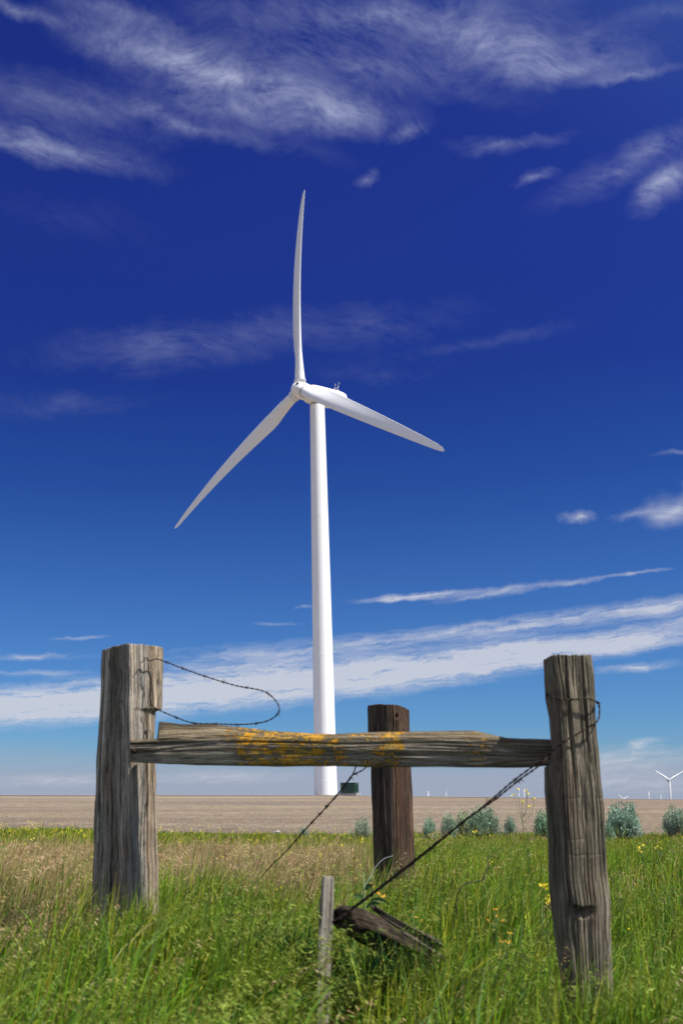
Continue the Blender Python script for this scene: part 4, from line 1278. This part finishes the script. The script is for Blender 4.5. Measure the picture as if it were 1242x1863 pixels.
    xy = xy[y < edge]; x, y = xy[:, 0], xy[:, 1]; n = len(xy); R = ground_pts(xy)
    edge = edge[:1]
    tuft = sstep(.05, .4, fbm(x * .9, y * .9, 8, 3))
    h = (.15 + .07 * fbm(x * .5, y * .5, 6.0, 3) + .10 * tuft * sstep(22, 25, y)) * RNG.uniform(.5, 1.3, n)
    col = pick(np.array([[.23, .26, .022], [.18, .24, .02], [.27, .27, .03]]), n)
    gr = RNG.random(n) < .16 + .6 * tuft * sstep(20, 25, y); col[gr] = pick(G_GREEN, gr.sum())
    dry = RNG.random(n) < np.clip(.16 + .5 * fbm(x * .3, y * .5, 15, 3) + .5 * (1 - sstep(13, 18, y)) * sstep(4, 0, x), .03, .85)
    dry &= ~((RNG.random(n) < .7) & (y > 21))
    col[dry] = pick(np.concatenate([G_TAN, G_PINK]), dry.sum())
    V, F, C, _ = ribbon(R, h, RNG.uniform(.008, .016, n), WIND + RNG.normal(0, 1.0, n), np.clip(RNG.gamma(2.0, .2, n), .05, 1.0), RNG.uniform(0, 6.28, n), 2, col)
    stuff('far_meadow_grass', [(V, F, C)], 'yellow green grass strip along the edge of the stubble field')

    # cut straw standing in the field, nearest part only
    xy = frustum_xy(26000, 26.5, 60, 4); x, y = xy[:, 0], xy[:, 1]; n = len(xy)
    row = np.abs(((y * 2.2) % 1) - .5) < .28
    xy = xy[row | (RNG.random(n) < .3)]; n = len(xy); R = ground_pts(xy)
    V, F, C, _ = ribbon(R, RNG.uniform(.04, .11, n), RNG.uniform(.012, .03, n), RNG.uniform(0, 6.28, n), RNG.uniform(.1, .9, n), RNG.uniform(0, 6.28, n), 1, pick(np.array([[.36, .28, .18], [.30, .23, .16], [.25, .19, .14]]), n))
    stuff('field_straw', [(V, F, C)], 'short cut straw standing in the nearest rows of the stubble field')


make_grass()


# ------------------------------------------------------------------ plants
def leaf_quads(P, D, L, W, rng, droop=0.0):
    """one diamond leaf per row"""
    n = len(P)
    D = D / (np.linalg.norm(D, axis=1)[:, None] + 1e-9)
    sd = np.cross(D, rng.normal(size=(n, 3))); sd /= np.linalg.norm(sd, axis=1)[:, None] + 1e-9
    mid = P + D * (L * .5)[:, None]; tip = P + D * L[:, None] + np.array([0, 0, -1.]) * (droop * L)[:, None] if hasattr(L, '__len__') else None
    V = np.stack([P, mid + sd * (W * .5)[:, None], tip, mid - sd * (W * .5)[:, None]], 1).reshape(-1, 3)
    return V, np.arange(4 * n).reshape(-1, 4)


M_SAGE = mat_leaf('sagebrush_leaf', .12, .75, .15)
M_TWIG = mat_simple('grey_twig', (.13, .105, .085), .9, .3, 60)
M_STEM = mat_simple('green_stem', (.09, .15, .04), .6, .2, 60)
M_PETAL = mat_simple('yellow_petal', (.62, .50, .02), .5, .15, 200, spec=.2)
M_PETAL2 = mat_simple('orange_petal', (.60, .30, .015), .5, .15, 200, spec=.2)
M_LEAFY = mat_leaf('broad_green_leaf', .35, .5, .3)


def sage_parts(seed, hgt, wid, nspray, tone=(1, 1, 1)):
    rng = np.random.default_rng(seed)
    mb = MB()
    Ps, Ds, Ls, Ws, Cs = [], [], [], [], []
    for i in range(nspray):
        a = rng.uniform(0, 6.28); e = rng.beta(1.2, 1.5)
        rad = wid * .5 * math.sqrt(e) * rng.uniform(.75, 1.12)
        top = hgt * (1 - .60 * (rad / (wid * .5)) ** 2.6) * rng.uniform(.62, 1.14)
        tip = np.array([rad * math.cos(a), rad * math.sin(a), max(top, .08)])
        start = np.array([tip[0] * .25, tip[1] * .25, hgt * .05])
        ctrl = (start + tip) / 2 + np.array([tip[0] * .25, tip[1] * .25, -.05 * hgt])
        m = int(rng.integers(26, 44))
        t = rng.uniform(.25, 1, m) ** .7
        p = (1 - t)[:, None] ** 2 * start + 2 * ((1 - t) * t)[:, None] * ctrl + (t ** 2)[:, None] * tip
        p = p + rng.normal(0, .016 * (hgt / .6), (m, 3))
        d = (tip - ctrl) / np.linalg.norm(tip - ctrl) + rng.normal(0, .55, (m, 3)) + np.array([0, 0, .35])
        Ps.append(p); Ds.append(d); Ls.append(rng.uniform(.025, .055, m) * hgt / .6); Ws.append(rng.uniform(.008, .016, m) * hgt / .6)
        base = np.array([.30, .375, .30]) * np.array(tone) * rng.uniform(.6, 1.35)
        Cs.append(np.repeat(base[None] * rng.uniform(.85, 1.15, (m, 1)), 4, 0).reshape(-1, 3))
        if i % 3 == 0:
            mb.tube([tuple(start * np.array([.3, .3, 0])), tuple(start), tuple((start + ctrl) / 2), tuple(ctrl), tuple(ctrl * .4 + tip * .6)], [.016, .012, .008, .006, .003], 5)
    V, F = leaf_quads(np.concatenate(Ps), np.concatenate(Ds), np.concatenate(Ls), np.concatenate(Ws), rng)
    C = np.concatenate(Cs)[:len(V)]
    fol = mesh_np('foliage', V, F, True, {'tint': ('FLOAT_COLOR', np.concatenate([C, np.ones((len(C), 1))], 1))})
    return fol, mb.mesh('stem')


def sagebrush(px, y_top, y_base, wpx, D, seed, label, tone=(1, 1, 1), dens=1.0):
    z0 = zat(y_base, D); X = xat(px, D, z0)
    g = surf(X, D)
    h = (zat(y_top, D) - g) * .93; w = wpx * 1.12 / F_PX * D * CT
    fol, st = sage_parts(seed, h, w, int(150 * dens), tone)
    root = empty('sagebrush', (X, D, g), label, 'shrub', 'sagebrush along the field edge')
    link('foliage', fol, M_SAGE, root); link('stem', st, M_TWIG, root)


sagebrush(1134, 1456, 1507, 60, 20.5, 41, 'round silvery sagebrush just right of the near post', (.92, 1.05, 1.02), 1.3)
sagebrush(1232, 1466, 1512, 52, 21, 42, 'silvery sagebrush furthest right, cut by the frame', (.95, 1.02, .95), 1.1)
sagebrush(880, 1466, 1518, 62, 21, 43, 'widest sagebrush left of the mustard, loose grey green', (.82, .92, .80), 1.2)
sagebrush(846, 1468, 1512, 40, 22, 44, 'straw tinted thin sagebrush behind the wide one', (1.1, 1.05, .8), .55)
sagebrush(817, 1480, 1517, 30, 21, 45, 'pale narrow sagebrush second from the rear post', (1.0, 1.05, .95), .7)
sagebrush(781, 1486, 1519, 26, 20.5, 46, 'small bluish sagebrush nearest on the right of the rear post', (.8, 1.0, .9), .7)
sagebrush(659, 1485, 1520, 36, 21, 47, 'pale sagebrush half hidden behind the left edge of the rear post', (1.15, 1.12, 1.0), .6)
sagebrush(928, 1484, 1506, 22, 22.5, 48, 'tiny dark sagebrush beside the stem of the tall mustard', (.7, .85, .75), .5)
sagebrush(990, 1474, 1512, 40, 20.5, 49, 'sagebrush half hidden by the left edge of the near post', (.75, .95, .72), .8)
sagebrush(1108, 1497, 1518, 20, 19, 50, 'low sagebrush touching the right edge of the near post', (.7, .9, .8), .5)
sagebrush(552, 1502, 1521, 20, 21.5, 51, 'tiny bluish sagebrush alone left of the rear post', (.75, 1.0, .95), .35)
# pale stone at the field edge
mb = MB()
sx0, sy0 = xat(505, 26.2, .1), 26.2
mb.tube([(-.14, 0, .0), (-.10, 0, .06), (0, .0, .09), (.09, 0, .06), (.13, 0, .0)], [.02, .06, .075, .06, .02], 9)
st_ = link('stone', mb.mesh('stone'), mat_simple('pale_stone', (.42, .39, .34), .9, .2, 20, bump=.01)); st_.scale = (.5, .5, .42); st_.location = (sx0, sy0, surf(sx0, sy0) + .12)
tag(st_, 'small pale stone at the edge of the stubble field', 'stone')


def flower_mesh(rng, pts, size, petals=4):
    vs, fs = [], []
    for p in pts:
        nrm = Vector((rng.normal() * .5, rng.normal() * .5 - .5, .8)).normalized(); a = nrm.orthogonal().normalized(); b = nrm.cross(a)
        ph = rng.uniform(0, 6.28)
        for k in range(petals):
            q = ph + 2 * math.pi * k / petals
            d = a * math.cos(q) + b * math.sin(q); s_ = nrm.cross(d)
            i = len(vs)
            vs += [p + nrm * .001, p + d * size * .6 + s_ * size * .38 + nrm * size * .15, p + d * size + nrm * size * .25, p + d * size * .6 - s_ * size * .38 + nrm * size * .15]
            fs.append((i, i + 1, i + 2, i + 3))
    me = bpy.data.meshes.new('flower_head'); me.from_pydata([tuple(v) for v in vs], [], fs); me.update()
    return me


def mustard(px, py_top, D, seed, label, spread=.07, heads=5, petal=None, size=.008, nfl=14, leaves=5, rel=None):
    rng = np.random.default_rng(seed)
    top = at(px, py_top, D); g = surf(top.x, D)
    root = empty('flowering_mustard' if petal is None else 'fiddleneck_flower', (top.x, D, g), label, 'wildflower', 'flowering weeds in the grass')
    H = top.z - g
    mb = MB(); base = Vector((rng.normal() * .02, rng.normal() * .02, 0))
    main = spline([base, Vector((rng.normal() * .01, 0, H * .4)), Vector((rng.normal() * .012, 0, H * .75)), Vector((0, 0, H))], .03)
    mb.tube(main, list(np.linspace(.0035, .0015, len(main))), 5)
    tips = [Vector((0, 0, H))]
    for k in range(heads - 1):
        s_ = rel[k] if rel else (rng.uniform(-1, 1) * spread, -rng.uniform(.0, .45) * spread * 2 - .01)
        t0 = Vector((0, 0, H - spread * rng.uniform(1.2, 2.6))); e = Vector((s_[0], rng.normal() * spread * .5, H + s_[1]))
        mb.tube(spline([t0, t0.lerp(e, .5) + Vector((s_[0] * .25, 0, -.015)), e], .02), .0013, 5)
        tips.append(e)
    link('stem', mb.mesh('stem'), M_STEM, root)
    for tpt in tips:
        pts = [tpt + Vector(rng.normal(size=3) * np.array([1, 1, .6])) * size * 1.1 for _ in range(nfl)]
        link('flower_head', flower_mesh(rng, pts, size), petal or M_PETAL, root)
    if leaves:
        P = np.array([[0, 0, H * q] for q in rng.uniform(.1, .75, leaves)]); D_ = np.stack([rng.normal(size=leaves), rng.normal(size=leaves), rng.uniform(.1, .7, leaves)], 1)
        for q in range(leaves):
            V, F = leaf_quads(P[q:q + 1], D_[q:q + 1], rng.uniform(.05, .10, 1), rng.uniform(.012, .02, 1), rng)
            C = np.tile(np.array([[.10, .19, .03, 1]]), (len(V), 1))
            link('leaf', mesh_np('leaf', V, F, True, {'tint': ('FLOAT_COLOR', C)}), M_LEAFY, root)


mustard(950, 1458, 7.4, 61, 'tall yellow mustard standing clear against the field left of the near post', .07, 7, size=.007, nfl=9, rel=[(-.024, .085), (.024, .075), (-.03, .045), (.075, .02), (.045, .05), (.055, -.035)])
mustard(990, 1612, 4.25, 62, 'bright yellow mustard close to the left edge of the near post', .03, 4, size=.009, nfl=9, rel=[(.022, -.045), (.010, -.062), (.03, -.075)])
mustard(1168, 1538, 7.2, 63, 'yellow mustard between the near post and the right frame edge', .04, 4, size=.006, nfl=6)
mustard(1195, 1540, 8.2, 64, 'small yellow mustard right of the other one near the right frame edge', .03, 3, size=.006, nfl=5)
mustard(866, 1512, 10.5, 65, 'yellow mustard in the grass below the wide sagebrush', .05, 4, size=.008, nfl=6)
mustard(677, 1612, 4.7, 66, 'orange fiddleneck above the log beside broad green leaves', .03, 3, petal=M_PETAL2, size=.0055, nfl=6, rel=[(.02, -.03), (.05, -.045)])
mustard(900, 1655, 4.6, 67, 'orange fiddleneck in green grass left of the near post', .04, 4, petal=M_PETAL2, size=.0045, nfl=4)
mustard(750, 1660, 4.9, 68, 'orange fiddleneck behind the splintered boards', .04, 3, petal=M_PETAL2, size=.0045, nfl=4)
mustard(925, 1698, 4.2, 69, 'low orange fiddleneck beside the foot of the near post', .03, 3, petal=M_PETAL2, size=.0045, nfl=4)

# bluish broad leaved plant behind the log
rng = np.random.default_rng(5)
pz = at(662, 1640, 4.62); g0 = surf(pz.x, 4.62)
root = empty('broadleaf_plant', (pz.x, 4.62, g0), 'bluish broad leaved plant growing just behind the rotten log', 'plant')
for k, (dx, dz, L, W, up) in enumerate([(-.02, .40, .07, .028, 1.2), (.03, .37, .09, .022, .9), (.10, .40, .085, .018, .35), (-.04, .33, .08, .022, .6), (.03, .30, .10, .024, .3), (.02, .44, .07, .022, 1.6), (-.06, .28, .09, .02, .9)]):
    a = rng.uniform(-.5, .5)
    d = Vector((math.copysign(1, dx) * math.cos(a), -.3, up)).normalized(); s_ = d.cross(Vector((0, -1, .3))).normalized()
    vs, fs = [], []
    for i in range(9):
        t = i / 8; c = Vector((dx * .3, 0, dz)) + d * L * t + Vector((0, 0, -.5 * L * t * t)); w = W * math.sin(math.pi * min(1, t * .92 + .08)) ** .8 * .5
        vs += [c - s_ * w + Vector((0, -.004, .004)), c, c + s_ * w + Vector((0, -.004, .004))]
    for i in range(8):
        b = i * 3; fs += [(b, b + 1, b + 4, b + 3), (b + 1, b + 2, b + 5, b + 4)]
    C = np.tile(np.array([[.075, .15, .04, 1]]), (len(vs), 1))
    link('leaf', mesh_np('leaf', vs, np.array(fs), True, {'tint': ('FLOAT_COLOR', C)}), M_LEAFY, root)
mb = MB(); mb.tube([(0, 0, 0), (.005, 0, .3), (.0, 0, .52)], [.006, .005, .003], 6); link('stem', mb.mesh('stem'), M_STEM, root)
# bleached stalk leaning in front of the rear post
mb = MB(); mb.tube(spline([at(676, 1590, 4.9), at(684, 1576, 4.95), at(697, 1563, 5.0), at(714, 1557, 5.05)], .01), [.0017] * len(spline([at(676, 1590, 4.9), at(684, 1576, 4.95), at(697, 1563, 5.0), at(714, 1557, 5.05)], .01)), 6)
mb.tube([at(655, 1640, 4.82), at(664, 1612, 4.86), at(676, 1590, 4.9)], .0017, 6)
tag(link('dead_stalk', mb.mesh('dead_stalk'), mat_simple('bleached_stalk', (.13, .15, .155), .8, .2, 40)), 'bleached bent stalk leaning at the foot of the rear post', 'dead stalk')

# scattered small yellow blossoms: beyond counting
rng = np.random.default_rng(77)
pts = []
for (n_, y0, y1, xr) in ((420, 15, 25, (-7.5, -1.6)), (160, 16, 25, (-1.6, 4)), (190, 9, 24, (5, 12)), (90, 4.4, 9, (.0, 4.2)), (60, 6, 12, (-3, 1))):
    for _ in range(n_):
        x, y = rng.uniform(*xr), rng.uniform(y0, y1)
        if pn(x * .6, y * .4, 31) < -.05: continue
        pts.append((Vector((x, y, surf(x, y) + rng.uniform(.12, .26) + (.06 if y < 9 else 0))), y))
vs, fs = [], []
for p, y in pts:
    s_ = .006 + .0006 * y
    for k in range(3):
        c = p + Vector(rng.normal(size=3)) * s_ * .8
        a = Vector(rng.normal(size=3)).normalized(); b = a.orthogonal().normalized(); i = len(vs)
        vs += [c - a * s_ * .5, c + b * s_ * .5, c + a * s_ * .5, c - b * s_ * .5]; fs.append((i, i + 1, i + 2, i + 3))
me = bpy.data.meshes.new('yellow_blossoms'); me.from_pydata([tuple(v) for v in vs], [], fs); me.update()
tag(link('yellow_blossoms', me, M_PETAL), 'scattered tiny yellow blossoms through the back grass', 'wildflowers', kind='stuff')

# ------------------------------------------------------------------ camera
cd = bpy.data.cameras.new('camera')
cam = bpy.data.objects.new('camera', cd); COL.objects.link(cam)
cam.location = (0, 0, EYE)
cam.rotation_euler = (math.pi / 2 + TH, 0, 0)
cd.sensor_fit = 'VERTICAL'; cd.sensor_height = 36; cd.sensor_width = 24
cd.lens = F_PX / 1863 * 36
cd.shift_x = (621 - PPX) / 1863
cd.clip_start = .05; cd.clip_end = 60000
cd.dof.use_dof = True; cd.dof.focus_distance = 14.0; cd.dof.aperture_fstop = 4.0
SC.camera = cam
SC.view_settings.view_transform = 'Standard'; SC.view_settings.look = 'None'
SC.view_settings.exposure = 0.6; SC.view_settings.gamma = 1
SC.cycles.use_denoising = True
SC.cycles.max_bounces = 8
